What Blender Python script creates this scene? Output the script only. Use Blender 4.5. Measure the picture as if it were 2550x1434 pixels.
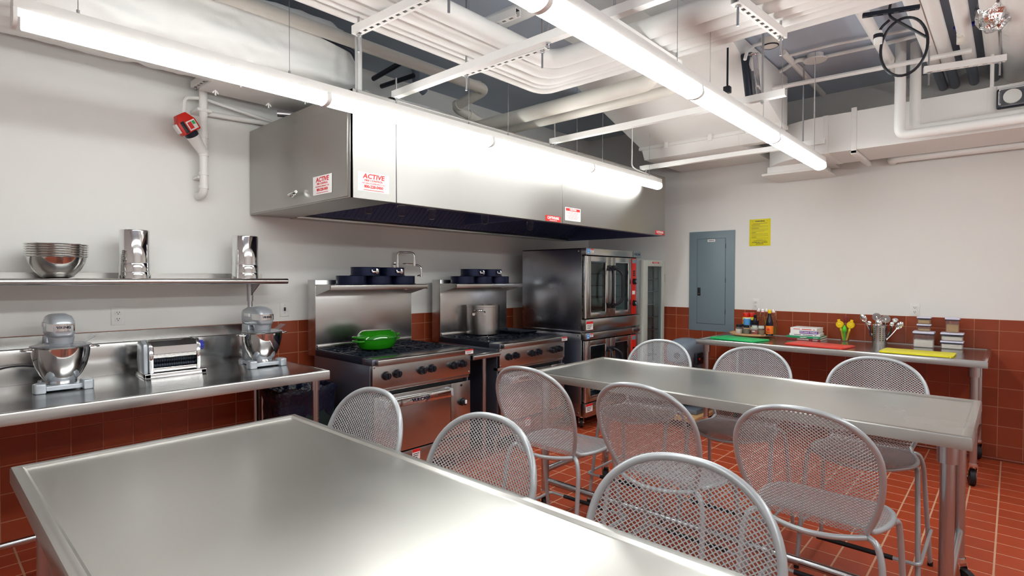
import bpy, bmesh, math, random
from mathutils import Vector, Matrix, Euler
random.seed(7)
PI = math.pi
for o in list(bpy.data.objects): bpy.data.objects.remove(o)
SC = bpy.context.scene
COL = SC.collection

# ------------------------------------------------------------------ camera
F = 1368.8; CAMP = Vector((-6.106, -4.19, 1.51)); YAW = .7394; PIT = -.0186; ROLL = .0023
_fw = Vector((math.cos(YAW), math.sin(YAW), 0)); _r = Vector((math.sin(YAW), -math.cos(YAW), 0)); _u = Vector((0, 0, 1))
FW = _fw*math.cos(PIT) + _u*math.sin(PIT); U0 = _u*math.cos(PIT) - _fw*math.sin(PIT)
RT = _r*math.cos(ROLL) + U0*math.sin(ROLL); UP = U0*math.cos(ROLL) - _r*math.sin(ROLL)
cam_d = bpy.data.cameras.new('camera'); cam = bpy.data.objects.new('camera', cam_d); COL.objects.link(cam)
cam_d.sensor_width = 36; cam_d.lens = F/2550*36; cam_d.clip_start = .02
M = Matrix((RT, UP, -FW)).transposed().to_4x4(); M.translation = CAMP; cam.matrix_world = M
SC.camera = cam
def on(px, py, **k):            # a photo pixel onto the plane x=, y= or z=
    d = FW + RT*((px-1275)/F) - UP*((py-717)/F)
    (a, v), = k.items(); i = 'xyz'.index(a)
    return CAMP + d*((v-CAMP[i])/d[i])
def pr(p):
    v = Vector(p)-CAMP; z = v.dot(FW)
    return (1275+F*v.dot(RT)/z, 717-F*v.dot(UP)/z, z)

# ------------------------------------------------------------------ world, exposure
w = bpy.data.worlds.new('world'); SC.world = w; w.use_nodes = True
w.node_tree.nodes['Background'].inputs[0].default_value = (.6, .7, .85, 1)
w.node_tree.nodes['Background'].inputs[1].default_value = .05
SC.view_settings.view_transform = 'Standard'; SC.view_settings.look = 'None'
SC.view_settings.exposure = 0.80; SC.view_settings.gamma = 1.0
TUBE_STRENGTH = 13.0

# ------------------------------------------------------------------ materials
def lin(c): return tuple(((v/255)/12.92 if v/255 <= .04045 else ((v/255+.055)/1.055)**2.4) for v in c)
def mat(name, col, rough=.5, metal=0, srgb=True, var=0, scale=30, spec=.5, bump=0, bscale=60, trans=0, ior=1.45, coat=0, emit=0, aniso=0, stretch=None, rvar=0, alpha=1, objvar=0, tangent=False):
    m = bpy.data.materials.new(name); m.use_nodes = True
    nt = m.node_tree; b = nt.nodes['Principled BSDF']
    c = lin(col) if srgb else col
    b.inputs['Base Color'].default_value = (*c, 1); b.inputs['Roughness'].default_value = rough
    b.inputs['Metallic'].default_value = metal; b.inputs['Specular IOR Level'].default_value = spec
    b.inputs['Transmission Weight'].default_value = trans; b.inputs['IOR'].default_value = ior
    b.inputs['Coat Weight'].default_value = coat; b.inputs['Anisotropic'].default_value = aniso
    b.inputs['Alpha'].default_value = alpha
    if emit:
        b.inputs['Emission Color'].default_value = (*c, 1); b.inputs['Emission Strength'].default_value = emit
    if tangent:
        tg = nt.nodes.new('ShaderNodeTangent'); tg.direction_type = 'UV_MAP'; tg.uv_map = 'UVMap'
        nt.links.new(tg.outputs[0], b.inputs['Tangent'])
    tc = nt.nodes.new('ShaderNodeTexCoord'); mp = nt.nodes.new('ShaderNodeMapping')
    nt.links.new(tc.outputs['Object'], mp.inputs[0])
    if stretch: mp.inputs['Scale'].default_value = stretch
    if var or rvar or True:
        n = nt.nodes.new('ShaderNodeTexNoise'); n.inputs['Scale'].default_value = scale; n.inputs['Detail'].default_value = 4
        nt.links.new(mp.outputs[0], n.inputs['Vector'])
    last = None
    if var:
        mx = nt.nodes.new('ShaderNodeMix'); mx.data_type = 'RGBA'
        mx.inputs[6].default_value = (*[v*(1-var) for v in c], 1); mx.inputs[7].default_value = (*[min(1, v*(1+var)) for v in c], 1)
        nt.links.new(n.outputs['Fac'], mx.inputs[0]); last = mx.outputs[2]
    if objvar:
        oi = nt.nodes.new('ShaderNodeObjectInfo'); hs = nt.nodes.new('ShaderNodeHueSaturation')
        mr = nt.nodes.new('ShaderNodeMapRange'); mr.inputs[3].default_value = 1-objvar; mr.inputs[4].default_value = 1+objvar
        nt.links.new(oi.outputs['Random'], mr.inputs[0]); nt.links.new(mr.outputs[0], hs.inputs['Value'])
        if last: nt.links.new(last, hs.inputs['Color'])
        else: hs.inputs['Color'].default_value = (*c, 1)
        last = hs.outputs[0]
    if last: nt.links.new(last, b.inputs['Base Color'])
    if rvar:
        mr = nt.nodes.new('ShaderNodeMapRange'); mr.inputs[3].default_value = rough-rvar; mr.inputs[4].default_value = rough+rvar
        nt.links.new(n.outputs['Fac'], mr.inputs[0]); nt.links.new(mr.outputs[0], b.inputs['Roughness'])
    if bump:
        nb = nt.nodes.new('ShaderNodeTexNoise'); nb.inputs['Scale'].default_value = bscale; nb.inputs['Detail'].default_value = 3
        nt.links.new(mp.outputs[0], nb.inputs['Vector'])
        bp = nt.nodes.new('ShaderNodeBump'); bp.inputs['Strength'].default_value = bump; bp.inputs['Distance'].default_value = .01
        nt.links.new(nb.outputs['Fac'], bp.inputs['Height']); nt.links.new(bp.outputs[0], b.inputs['Normal'])
    return m
MT = dict(
 wall=mat('wall_paint', (240, 239, 236), .55, var=.015, scale=3, bump=.02, bscale=120),
 ceil=mat('ceiling_paint', (188, 199, 214), .8, var=.05, scale=2),
 tilew=mat('wall_tile_glaze', (148, 66, 40), .22, var=.12, scale=7, bump=.02, bscale=25, coat=.2, objvar=.12),
 tilef=mat('floor_tile_clay', (176, 72, 40), .38, var=.12, scale=9, bump=.05, bscale=60, objvar=.12),
 groutw=mat('wall_grout', (176, 112, 84), .8, var=.08, scale=60),
 groutf=mat('floor_grout', (206, 158, 128), .8, var=.1, scale=60),
 steel=mat('brushed_stainless', (.52, .51, .50), .25, 1, srgb=False, rvar=.04, scale=3, stretch=(1, 1, 1)),
 top=mat('table_stainless', (.54, .53, .50), .29, 1, srgb=False, rvar=.05, scale=2.5),
 counter=mat('counter_stainless', (.56, .555, .545), .2, 1, srgb=False, rvar=.05, scale=2.5),
 hood=mat('hood_stainless', (.45, .44, .42), .19, 1, srgb=False, rvar=.03, scale=3, bump=.06, bscale=1.6),
 hoodb=mat('hood_brushed_stainless', (.42, .41, .39), .33, 1, srgb=False, rvar=.03, scale=2, aniso=.85, tangent=True, bump=.04, bscale=1.6),
 barepipe=mat('bare_pipe', (118, 128, 142), .45, var=.1, scale=8),
 side=mat('oven_side_steel', (.50, .53, .59), .27, 1, srgb=False, rvar=.04, scale=1.5),  # blue tint stands in for bluish shadow on the steel
 darkside=mat('range_side_steel', (.24, .26, .34), .33, .9, srgb=False, rvar=.06, scale=5),  # bluish cast of this base imitates the shadow tone
 cavity=mat('hood_inner_steel', (.14, .16, .32), .4, .6, srgb=False, rvar=.06, scale=5),  # navy base carries the shade inside the hood in its colour
 chrome=mat('polished_chrome', (.78, .78, .78), .07, 1, srgb=False, var=.02, scale=8),
 polished=mat('polished_steel', (.68, .67, .65), .10, 1, srgb=False, var=.02, scale=8),
 silver=mat('silver_enamel', (190, 197, 205), .30, .4, var=.03, scale=40, coat=.2),
 chair=mat('grey_powder_coat', (182, 185, 188), .34, .35, var=.03, scale=80),
 leg=mat('leg_steel', (.50, .51, .53), .25, 1, srgb=False, rvar=.05, scale=9),
 black=mat('black_plastic', (22, 25, 34), .35, var=.1, scale=40),
 iron=mat('cast_iron', (26, 32, 48), .42, .2, var=.15, scale=50, bump=.1, bscale=200),
 rubber=mat('black_rubber', (20, 21, 26), .55, var=.1, scale=40),
 pan=mat('dark_nonstick', (24, 32, 62), .28, .5, var=.08, scale=50),
 white=mat('white_pipe_paint', (244, 243, 240), .45, var=.02, scale=12, bump=.05, bscale=20),
 duct=mat('painted_duct', (242, 240, 237), .42, var=.02, scale=4, bump=.03, bscale=6),
 cream=mat('cream_pipe', (234, 230, 220), .45, var=.05, scale=10, bump=.05, bscale=20),
 wrap=mat('white_foil_wrap', (240, 240, 237), .36, 0, var=.03, scale=5, bump=.35, bscale=14),
 foil=mat('crumpled_foil', (.85, .85, .86), .12, 1, srgb=False, bump=1, bscale=45),
 strut=mat('painted_strut', (242, 240, 237), .45, var=.03, scale=15),
 dark=mat('dark_metal', (40, 46, 58), .4, .4, var=.1, scale=30),
 bluepanel=mat('blue_grey_enamel', (124, 143, 152), .42, var=.02, scale=12),
 yellow=mat('yellow_sign', (236, 224, 24), .5, var=.02, scale=20),
 red=mat('red_enamel', (216, 36, 22), .35, var=.05, scale=30),
 sred=mat('red_print', (214, 40, 40), .5, var=.03, scale=30),
 paper=mat('white_label', (240, 238, 236), .45, var=.02, scale=30),
 ink=mat('dark_print', (40, 38, 60), .5, var=.05, scale=30),
 blue=mat('blue_plastic', (36, 50, 170), .3, var=.05, scale=30),
 lblue=mat('light_blue_print', (90, 160, 225), .5, var=.05, scale=30),
 green=mat('green_enamel', (36, 138, 18), .1, var=.05, scale=6, coat=.6),
 gboard=mat('green_cutting_plastic', (38, 186, 104), .45, var=.04, scale=40),
 rboard=mat('red_cutting_plastic', (222, 62, 48), .45, var=.04, scale=40),
 yboard=mat('yellow_cutting_plastic', (232, 220, 44), .45, var=.04, scale=40),
 wood=mat('light_wood', (222, 178, 128), .45, var=.15, scale=8, stretch=(1, 8, 1)),
 glass=mat('clear_glass', (245, 248, 248), .03, trans=1, ior=1.3),
 pane=mat('oven_glass', (214, 228, 234), .03, trans=1, ior=1.2),
 clear=mat('clear_plastic', (240, 242, 246), .08, trans=.92, ior=1.15),
 lid=mat('lavender_white_lid', (222, 220, 240), .35, var=.02, scale=30),
 grey=mat('grey_mixer_enamel', (112, 124, 138), .35, var=.04, scale=15),
 beige=mat('grey_green_frame', (198, 204, 196), .4, var=.03, scale=15),
 bag=mat('black_bin_bag', (22, 28, 48), .22, var=.2, scale=20, bump=.8, bscale=35),
 bin=mat('dark_green_bin', (20, 44, 44), .45, var=.1, scale=20),
 tube=mat('lit_diffuser', (248, 252, 250), .4, emit=TUBE_STRENGTH, var=0),
)

# ------------------------------------------------------------------ mesh helpers
class MB:
    def __init__(s): s.bm = bmesh.new()
    def faces_new(s, vs):
        try: return s.bm.faces.new(vs)
        except ValueError: return None
    def box(s, x0, y0, z0, x1, y1, z1, bev=0, seg=2, mx=None):
        pts = [(x0,y0,z0),(x1,y0,z0),(x1,y1,z0),(x0,y1,z0),(x0,y0,z1),(x1,y0,z1),(x1,y1,z1),(x0,y1,z1)]
        if (x1-x0)*(y1-y0)*(z1-z0) < 0: pts = pts[4:]+pts[:4]
        v = [s.bm.verts.new(p) for p in pts]
        fs = [s.bm.faces.new([v[i] for i in f]) for f in ((0,3,2,1),(4,5,6,7),(0,1,5,4),(1,2,6,5),(2,3,7,6),(3,0,4,7))]
        vs = v
        if bev:
            es = list({e for f in fs for e in f.edges})
            r = bmesh.ops.bevel(s.bm, geom=es, offset=bev, segments=seg, affect='EDGES', profile=.5)
            vs = [q for q in r['verts']]
        if mx is not None: bmesh.ops.transform(s.bm, matrix=mx, verts=list(set(vs)))
        return s
    def ring(s, c, ax, r, n, u=None):
        ax = Vector(ax).normalized()
        if u is None: u = ax.orthogonal().normalized()
        v = ax.cross(u)
        return [s.bm.verts.new(Vector(c)+u*(r*math.cos(2*PI*i/n))+v*(r*math.sin(2*PI*i/n))) for i in range(n)]
    def cyl(s, a, b, r, r2=None, n=16, cap=True):
        a, b = Vector(a), Vector(b); r2 = r if r2 is None else r2; ax = b-a; u = ax.orthogonal().normalized()
        A = s.ring(a, ax, r, n, u); B_ = s.ring(b, ax, r2, n, u)
        for i in range(n): s.faces_new([A[i], A[(i+1)%n], B_[(i+1)%n], B_[i]])
        if cap: s.faces_new(A[::-1]); s.faces_new(B_)
        return s
    def tube(s, pts, r, n=10, closed=False, cap=True, flat=1):
        P = [Vector(p) for p in pts]; m = len(P)
        T = []
        for i in range(m):
            if closed: t = P[(i+1)%m]-P[i-1]
            else: t = P[min(i+1, m-1)]-P[max(i-1, 0)]
            T.append(t.normalized())
        u = T[0].orthogonal().normalized(); rings = []
        for i in range(m):
            if i: u = (u - T[i]*u.dot(T[i])).normalized()
            v = T[i].cross(u); rr = r[i] if isinstance(r, (list, tuple)) else r
            rings.append([s.bm.verts.new(P[i]+u*(rr*math.cos(2*PI*k/n))+v*(rr*flat*math.sin(2*PI*k/n))) for k in range(n)])
        R = range(m) if closed else range(m-1)
        for i in R:
            a, b = rings[i], rings[(i+1)%m]
            off = 0
            if closed and i == m-1:
                off = min(range(n), key=lambda q: (a[0].co-b[q].co).length)
            for k in range(n): s.faces_new([a[k], a[(k+1)%n], b[(k+1+off)%n], b[(k+off)%n]])
        if cap and not closed: s.faces_new(rings[0][::-1]); s.faces_new(rings[-1])
        return s
    def lathe(s, prof, n=28, o=(0,0,0), sx=1, sy=1):
        o = Vector(o); rows = []
        for r, z in prof:
            if r < 1e-5: rows.append([s.bm.verts.new(o+Vector((0,0,z)))])
            else: rows.append([s.bm.verts.new(o+Vector((r*sx*math.cos(2*PI*i/n), r*sy*math.sin(2*PI*i/n), z))) for i in range(n)])
        for a, b in zip(rows, rows[1:]):
            if len(a) == 1 and len(b) == 1: continue
            for i in range(n):
                j = (i+1)%n
                if len(a) == 1: s.faces_new([a[0], b[j], b[i]])
                elif len(b) == 1: s.faces_new([a[i], a[j], b[0]])
                else: s.faces_new([a[i], a[j], b[j], b[i]])
        return s
    def prism(s, poly, plane, lo, hi, bev=0):
        def P(a, b, h):
            return {'xy': (a, b, h), 'xz': (a, h, b), 'yz': (h, a, b)}[plane]
        A = [s.bm.verts.new(P(a, b, lo)) for a, b in poly]; B_ = [s.bm.verts.new(P(a, b, hi)) for a, b in poly]
        n = len(poly); fs = [s.bm.faces.new(A[::-1]), s.bm.faces.new(B_)]
        for i in range(n): fs.append(s.bm.faces.new([A[i], A[(i+1)%n], B_[(i+1)%n], B_[i]]))
        if bev:
            es = list({e for f in fs for e in f.edges})
            bmesh.ops.bevel(s.bm, geom=es, offset=bev, segments=2, affect='EDGES', profile=.5)
        return s
    def quad(s, pts):
        s.faces_new([s.bm.verts.new(p) for p in pts]); return s
    def sphere(s, c, r, n=14, sx=1, sy=1, sz=1):
        prof = [(r*math.sin(PI*i/(n//2+2)), -r*sz*math.cos(PI*i/(n//2+2))) for i in range(n//2+3)]
        prof[0] = (0, -r*sz); prof[-1] = (0, r*sz)
        return s.lathe(prof, n, c, sx, sy)
    def mesh(s, name, m, sharp=38, fix=True):
        if fix: bmesh.ops.recalc_face_normals(s.bm, faces=s.bm.faces[:])
        me = bpy.data.meshes.new(name); s.bm.to_mesh(me); s.bm.free()
        me.polygons.foreach_set('use_smooth', [True]*len(me.polygons))
        me.set_sharp_from_angle(angle=math.radians(sharp))
        me.materials.append(MT[m] if isinstance(m, str) else m)
        return me
    def out(s, name, m, parent=None, loc=None, rot=None, sharp=38):
        return link(name, s.mesh(name, m, sharp), parent, loc, rot)
def link(name, me, parent=None, loc=None, rot=None):
    o = bpy.data.objects.new(name, me); COL.objects.link(o)
    if parent: o.parent = parent
    if loc is not None: o.location = loc
    if rot is not None: o.rotation_euler = rot
    return o
def adduv(o, iu, iv):          # grain direction for brushed sheet: u runs along the blur
    me = o.data; uv = me.uv_layers.new(name='UVMap')
    for lp in me.loops:
        c = me.vertices[lp.vertex_index].co; uv.data[lp.index].uv = (c[iu], c[iv])
    return o
def thing(name, label, cat, loc=(0,0,0), rotz=0, group=None):
    o = bpy.data.objects.new(name, None); COL.objects.link(o); o.empty_display_size = .05
    o.location = loc; o.rotation_euler = (0, 0, rotz)
    return tag(o, label, cat, group)
def tag(o, label, cat=None, group=None, kind=None):
    o['label'] = label
    if cat: o['category'] = cat
    if group: o['group'] = group
    if kind: o['kind'] = kind
    return o
def dup(root, loc, rotz, label=None, group=None):
    r = root.copy(); COL.objects.link(r); r.location = loc; r.rotation_euler = (0, 0, rotz)
    if label: r['label'] = label
    if group: r['group'] = group
    for ch in list(root.children):
        c = ch.copy(); COL.objects.link(c); c.parent = r
        for g in ch.children:
            d = g.copy(); COL.objects.link(d); d.parent = c
    return r
def fillet(pts, r=.05, n=5):
    P = [Vector(p) for p in pts]; out = [P[0]]
    for a, b, c in zip(P, P[1:], P[2:]):
        d1 = (a-b); d2 = (c-b); rr = min(r, d1.length*.48, d2.length*.48)
        p = b+d1.normalized()*rr; q = b+d2.normalized()*rr
        for i in range(n+1):
            t = i/n; out.append(p*(1-t)**2+b*2*t*(1-t)+q*t*t)
    out.append(P[-1]); return out
def text(parent, s, size, m, loc, rot, name='lettering', align='CENTER', bold=0, shear=0, sx=1, depth=.0004):
    cu = bpy.data.curves.new('t', 'FONT'); cu.body = s; cu.size = size; cu.align_x = align; cu.align_y = 'CENTER'
    cu.extrude = depth; cu.offset = bold; cu.shear = shear; cu.resolution_u = 2
    ob = bpy.data.objects.new('t', cu); COL.objects.link(ob)
    dg = bpy.context.evaluated_depsgraph_get(); me = bpy.data.meshes.new_from_object(ob.evaluated_get(dg))
    bpy.data.objects.remove(ob); bpy.data.curves.remove(cu)
    me.materials.clear(); me.materials.append(MT[m]); me.name = name
    if sx != 1: me.transform(Matrix.Diagonal((sx, 1, 1, 1)))
    return link(name, me, parent, loc, rot)
def fine_print(parent, rows, y, m, axis='y'):      # printed lines too small to read: (x0, x1, z, height)
    mb = MB()
    for x0, x1, z, h in rows:
        if axis == 'y': mb.box(x0, y-.0003, z-h/2, x1, y, z+h/2)
        else: mb.box(y-.0003, x0, z-h/2, y, x1, z+h/2)
    o = mb.out('fine_print', m, parent); o['kind'] = 'stuff'; return o
RY = (PI/2, 0, 0)                 # writing that faces -Y
RX = (PI/2, 0, -PI/2)             # writing that faces -X

# ------------------------------------------------------------------ the room
ZC = 3.32
XL, YF = -8.4, -7.2
def struct(name, mb, m, label):
    o = mb.out(name, m); tag(o, label, kind='structure'); return o
floor = struct('floor', MB().box(XL, YF, -.1, 0, 0, -.0015), 'groutf', 'red quarry tile floor with pale grout lines')
ceiling = struct('ceiling', MB().box(XL, YF, ZC, 0, 0, ZC+.1), 'ceil', 'bare painted ceiling slab above the pipes')
wall_back = struct('wall_back', MB().box(XL, 0, -.1, .1, .1, ZC+.1), 'wall', 'white wall behind the stoves with red tile wainscot')
wall_right = struct('wall_right', MB().box(0, YF, -.1, .1, 0, ZC+.1), 'wall', 'white wall with red tile wainscot behind the long side table')
wall_left = struct('wall_left', MB().box(XL-.1, YF, -.1, XL, .1, ZC+.1), 'wall', 'plain white wall at the far end of the kitchen')
wall_front = struct('wall_front', MB().box(XL, YF-.1, -.1, .1, YF, ZC+.1), 'wall', 'plain white wall facing the stoves')
# tiles
TP = .1585
def tile_mesh(wd, ht, th, m, name='tile', gap=.006):
    a, b, e = wd/2-gap/2, ht/2-gap/2, .0015
    lo = [(-a,-b,0),(a,-b,0),(a,b,0),(-a,b,0)]; mid = [(x,y,th-e) for x,y,_ in lo]
    hi = [(-a+e,-b+e,th),(a-e,-b+e,th),(a-e,b-e,th),(-a+e,b-e,th)]
    V = lo+mid+hi; Fc = [(8,9,10,11)]
    for k in (0, 4):
        for i in range(4): Fc.append((k+i, k+(i+1)%4, k+4+(i+1)%4, k+4+i))
    me = bpy.data.meshes.new(name); me.from_pydata(V, [], Fc); me.materials.append(MT[m]); return me
rows = [(1.077, 1.172)] + [(1.077-TP*(k+1), 1.077-TP*k) for k in range(6)] + [(.0, 1.077-TP*6)]
meshes_w = [tile_mesh(TP, b-a, .008, 'tilew') for a, b in rows]
MB().box(-.0095, -4.9, 0, 0, 0, 1.170).out('grout', 'groutw', wall_right)
MB().box(-6.6, -.0095, 0, 0, 0, 1.170).out('grout', 'groutw', wall_back)
Rw = Matrix(((0,0,-1),(-1,0,0),(0,1,0)))     # tile x -> -Y, y -> Z, z -> -X
Rb = Matrix(((1,0,0),(0,0,-1),(0,1,0)))      # tile x -> X, y -> Z, z -> -Y
for c in range(24):
    yc = -4.109-TP/2+TP*(c-4)
    if yc > -1.05: continue
    for (a, b), me in zip(rows, meshes_w):
        t = link('tile', me, wall_right, (-.003, yc, (a+b)/2)); t.rotation_euler = Rw.to_euler()
for c in range(40):
    xc = -5.62-TP/2+TP*(c-4)
    if xc > -1.5: continue
    if -3.93 < xc < -3.2 or -2.6 < xc < -1.95: continue
    for (a, b), me in zip(rows, meshes_w):
        t = link('tile', me, wall_back, (xc, -.003, (a+b)/2)); t.rotation_euler = Rb.to_euler()
# coved floor line along the right wall
MB().tube([(-.016, -4.9, .012), (-.016, -1.0, .012)], .012, 8).out('cove', 'tilew', wall_right)
mef = tile_mesh(TP, TP, .008, 'tilef', gap=.009)
cells = []
def hidden_by_table(p):
    d = Vector(p)-CAMP; t = (.92-CAMP.z)/d.z; q = CAMP+d*t
    return -5.92 < q.x < -4.98 and q.y < -1.9
for i in range(0, 52):
    for j in range(0, 44):
        x = -.02-TP/2-TP*i-.005; y = -4.136-TP/2+TP*(26-j)
        if y > -.01 or y < YF+.1 or x < XL+.1: continue
        px, py, z = pr((x, y, 0))
        vis = z > .3 and -40 < px < 2590 and py < 1470 and not hidden_by_table((x, y, 0))
        behind = (x < -4.25 and y > -1.0 and x > -4.9) or (y > -1.0 and x > -4.05) or x > -.95 and False
        cells.append((0 if (not vis or behind) else 1/(z*z*z), x, y))
cells.sort(reverse=True)
for k, (wgt, x, y) in enumerate(cells[:300]):
    link('tile', mef, floor, (x, y, -.008))
mb = MB()
rest = []
V = []; Fc = []
for wgt, x, y in cells[300:]:
    b = len(V); V += [(v.co.x+x, v.co.y+y, v.co.z-.008) for v in mef.vertices]; Fc += [tuple(i+b for i in p.vertices) for p in mef.polygons]
me = bpy.data.meshes.new('tile_field'); me.from_pydata(V, [], Fc); me.materials.append(MT['tilef'])
o = link('tile_field', me, floor); o['kind'] = 'stuff'

# ------------------------------------------------------------------ strip lights
def strip_light(x_end, n, y, zb, label, sec=1.212, cables=True, group=None):
    """a run of joined fluorescent fixtures along X, last end at x_end"""
    x0 = x_end-sec*n
    t = thing('strip_light', label, 'light', (x0, y, zb), 0, group)
    L = sec*n
    h = MB(); h.prism([(-.043, .056), (.043, .056), (.040, .100), (-.040, .100)], 'yz', 0, L, .003); h.out('housing', 'white', t)
    for k in range(n):
        d = MB(); a, b = sec*k+.028, sec*(k+1)-.028
        prof = [(-.0415, .0555)]+[(-.046*math.cos(PI*i/10), .024-.026*math.sin(PI*i/10)) for i in range(11)]+[(.0415, .0555)]
        d.prism(prof, 'yz', a, b); d.out('diffuser', 'tube', t)
    for k in range(n+1):
        c = MB(); xx = min(max(sec*k, .006), L-.006)
        prof = [(-.0435, .058)]+[(-.0485*math.cos(PI*i/10), .024-.028*math.sin(PI*i/10)) for i in range(11)]+[(.0435, .058)]
        c.prism(prof, 'yz', xx-.012 if 0 < k < n else xx-.006, xx+.012 if 0 < k < n else xx+.006); c.out('end_cap' if k in (0, n) else 'joint_clip', 'white', t)
    if cables:
        for k in range(n):
            for q in (.19, sec-.19):
                c = MB(); c.cyl((sec*k+q, 0, .10), (sec*k+q, 0, .125), .006, n=8); xw = x0+sec*k+q; zt = 2.86-(xw+.96)*.3034-.004 if y > -2.6 and -2.45 < xw < -.8 else ZC; zt = min(zt, 2.86) if y > -2.6 and xw > -.97 else zt
                c.cyl((sec*k+q, 0, .12), (sec*k+q, 0, min(zt, ZC)-zb), .0016, n=5)
                c.out('suspension_cable', 'leg', t)
    return t
strip_light(-1.0, 4, -1.53, 2.405, 'long lit fluorescent strip light hanging in front of the steel hood')
strip_light(-1.03, 5, -3.0, 2.405, 'long lit fluorescent strip light hanging over the middle steel table')
strip_light(-1.03, 5, -4.9, 2.405, 'third fluorescent strip light run, behind the wide steel table and its chairs', group=None)

# ------------------------------------------------------------------ exhaust hood
HX0, HX1, HY, HZ0, HZ1 = -4.40, -.605, -1.406, 1.964, 2.585
S1, S2 = -4.10, -2.43
hood = thing('exhaust_hood', 'long stainless steel exhaust hood hung over the stoves and ovens', 'hood', (HX0, 0, HZ0))
def hx(x): return x-HX0
HH = HZ1-HZ0
for a, b in ((HX0, S1), (S1, S2), (S2, HX1)):
    adduv(MB().box(hx(a)+.0015, HY, 0, hx(b)-.0015, HY+.025, HH, .002, 1).out('front_panel', 'hoodb', hood), 2, 0)
cab = adduv(MB().box(0, HY+.025, .004, hx(S1), -.012, HH, .002, 1).out('utility_cabinet', 'hoodb', hood), 2, 1)
adduv(MB().box(-.004, HY+.05, .012, .0, -.03, HH-.075, .0015, 1).out('cabinet_door', 'hoodb', hood), 2, 1)
l = MB(); l.tube(fillet([(-.004, -.68, .083), (-.03, -.68, .083), (-.036, -.80, .092)], .01, 3), .010, 8); l.box(-.012, -.715, .068, -.004, -.685, .098, .003); l.out('door_latch', 'chrome', hood)
MB().box(hx(S1), -.03, 0, hx(HX1), -.012, HH, .001, 1).out('back_panel', 'hood', hood)
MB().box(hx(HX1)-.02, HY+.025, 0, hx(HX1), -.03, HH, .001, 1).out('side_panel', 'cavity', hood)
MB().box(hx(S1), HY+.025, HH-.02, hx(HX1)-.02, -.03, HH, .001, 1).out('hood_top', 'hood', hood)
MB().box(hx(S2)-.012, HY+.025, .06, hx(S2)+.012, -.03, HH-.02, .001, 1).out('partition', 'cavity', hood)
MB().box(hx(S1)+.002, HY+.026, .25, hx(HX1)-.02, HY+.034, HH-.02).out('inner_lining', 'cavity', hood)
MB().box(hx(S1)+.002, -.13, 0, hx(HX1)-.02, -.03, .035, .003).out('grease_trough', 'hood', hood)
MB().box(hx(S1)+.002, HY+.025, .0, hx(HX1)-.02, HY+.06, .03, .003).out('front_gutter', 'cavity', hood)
nf = 7
for k in range(nf):
    a = hx(S1)+.05+k*(HX1-S1-.12)/nf; wdt = (HX1-S1-.12)/nf-.012
    f = MB()
    for q in range(10):
        xx = a+wdt*q/10
        f.prism([(-.14, .05), (-.62, .42), (-.63, .40), (-.16, .03)], 'yz', xx, xx+wdt/10*.72)
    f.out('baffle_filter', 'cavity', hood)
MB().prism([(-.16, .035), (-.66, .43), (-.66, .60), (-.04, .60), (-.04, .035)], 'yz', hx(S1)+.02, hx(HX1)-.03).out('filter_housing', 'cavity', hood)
for px, py in ((918, 535), (1000, 541), (1075, 549), (1208, 560), (1320, 575)):
    p = on(px, py, z=2.02); yy = -.95
    p = on(px, py, y=-.85)
    b = MB(); z0 = p.z-HZ0
    b.lathe([(0, -.075), (.022, -.07), (.032, -.05), (.034, -.01), (.03, .01)], 14, (hx(p.x), p.y, z0+.08))
    j = b.out('glass_globe', 'glass', hood)
    c = MB(); c.cyl((hx(p.x), p.y, z0+.085), (hx(p.x), p.y, z0+.13), .033, .03, 14); c.cyl((hx(p.x), p.y, z0+.12), (hx(p.x), p.y, HH-.02), .012, n=8)
    c.out('lamp_holder', 'leg', hood)
b = MB(); b.box(hx(-1.62), -.75, .15, hx(-1.40), -.62, .24, .01); b.cyl((hx(-1.40), -.69, .19), (hx(-1.36), -.69, .19), .035, n=12); b.out('sensor_box', 'dark', hood)
# welded collar on the hood top, hanger clips
MB().box(hx(S1), HY+.005, HH, hx(HX1), HY+.03, HH+.012, .002).out('top_flange', 'hood', hood)
for xx in (-4.09, -2.56, -1.09):
    MB().box(hx(xx)-.05, HY-.002, HH+.012, hx(xx)+.05, HY+.06, HH+.0145, .001).out('hanger_clip', 'leg', hood)
# stickers
def sticker(parent, x0, x1, z0, z1, y, m='paper', name='sticker', t=.001):
    return MB().box(x0, y-t, z0, x1, y, z1).out(name, m, parent)
st = MB().box(-.0075, -1.19, .052, -.0065, -.965, .166).out('fire_control_sticker', 'paper', hood)
def fire_text(par, c, rot, sc):
    for tx, sz, dz, kw in (('ACTIVE', .040, .034, dict(bold=.0012, shear=.15, sx=1.15)), ('FIRE CONTROL', .0165, .009, dict(bold=.0004, sx=1.15)),
                      ('FOR SERVICE & EMERGENCY CALL', .0115, -.008, dict(sx=.95, shear=.1)), ('800-228-0450', .024, -.028, dict(bold=.0008, sx=1.0))):
        text(par, tx, sz*sc, 'sred', (c[0], c[1], c[2]+dz*sc), rot, **kw)
    if rot is RY: fine_print(par, [(c[0]-.07, c[0]+.07, c[2]-.046, .003)], c[1], 'sred')
    else: fine_print(par, [(c[1]-.07, c[1]+.07, c[2]-.046, .003)], c[0], 'sred', 'x')
fire_text(st, (-.008, -1.078, .109), RX, .98)
st = MB().box(hx(-4.366), HY-.001, .046, hx(-4.156), HY, .154).out('fire_control_sticker', 'paper', hood)
fire_text(st, (hx(-4.261), HY-.0015, .101), RY, .95)
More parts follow.
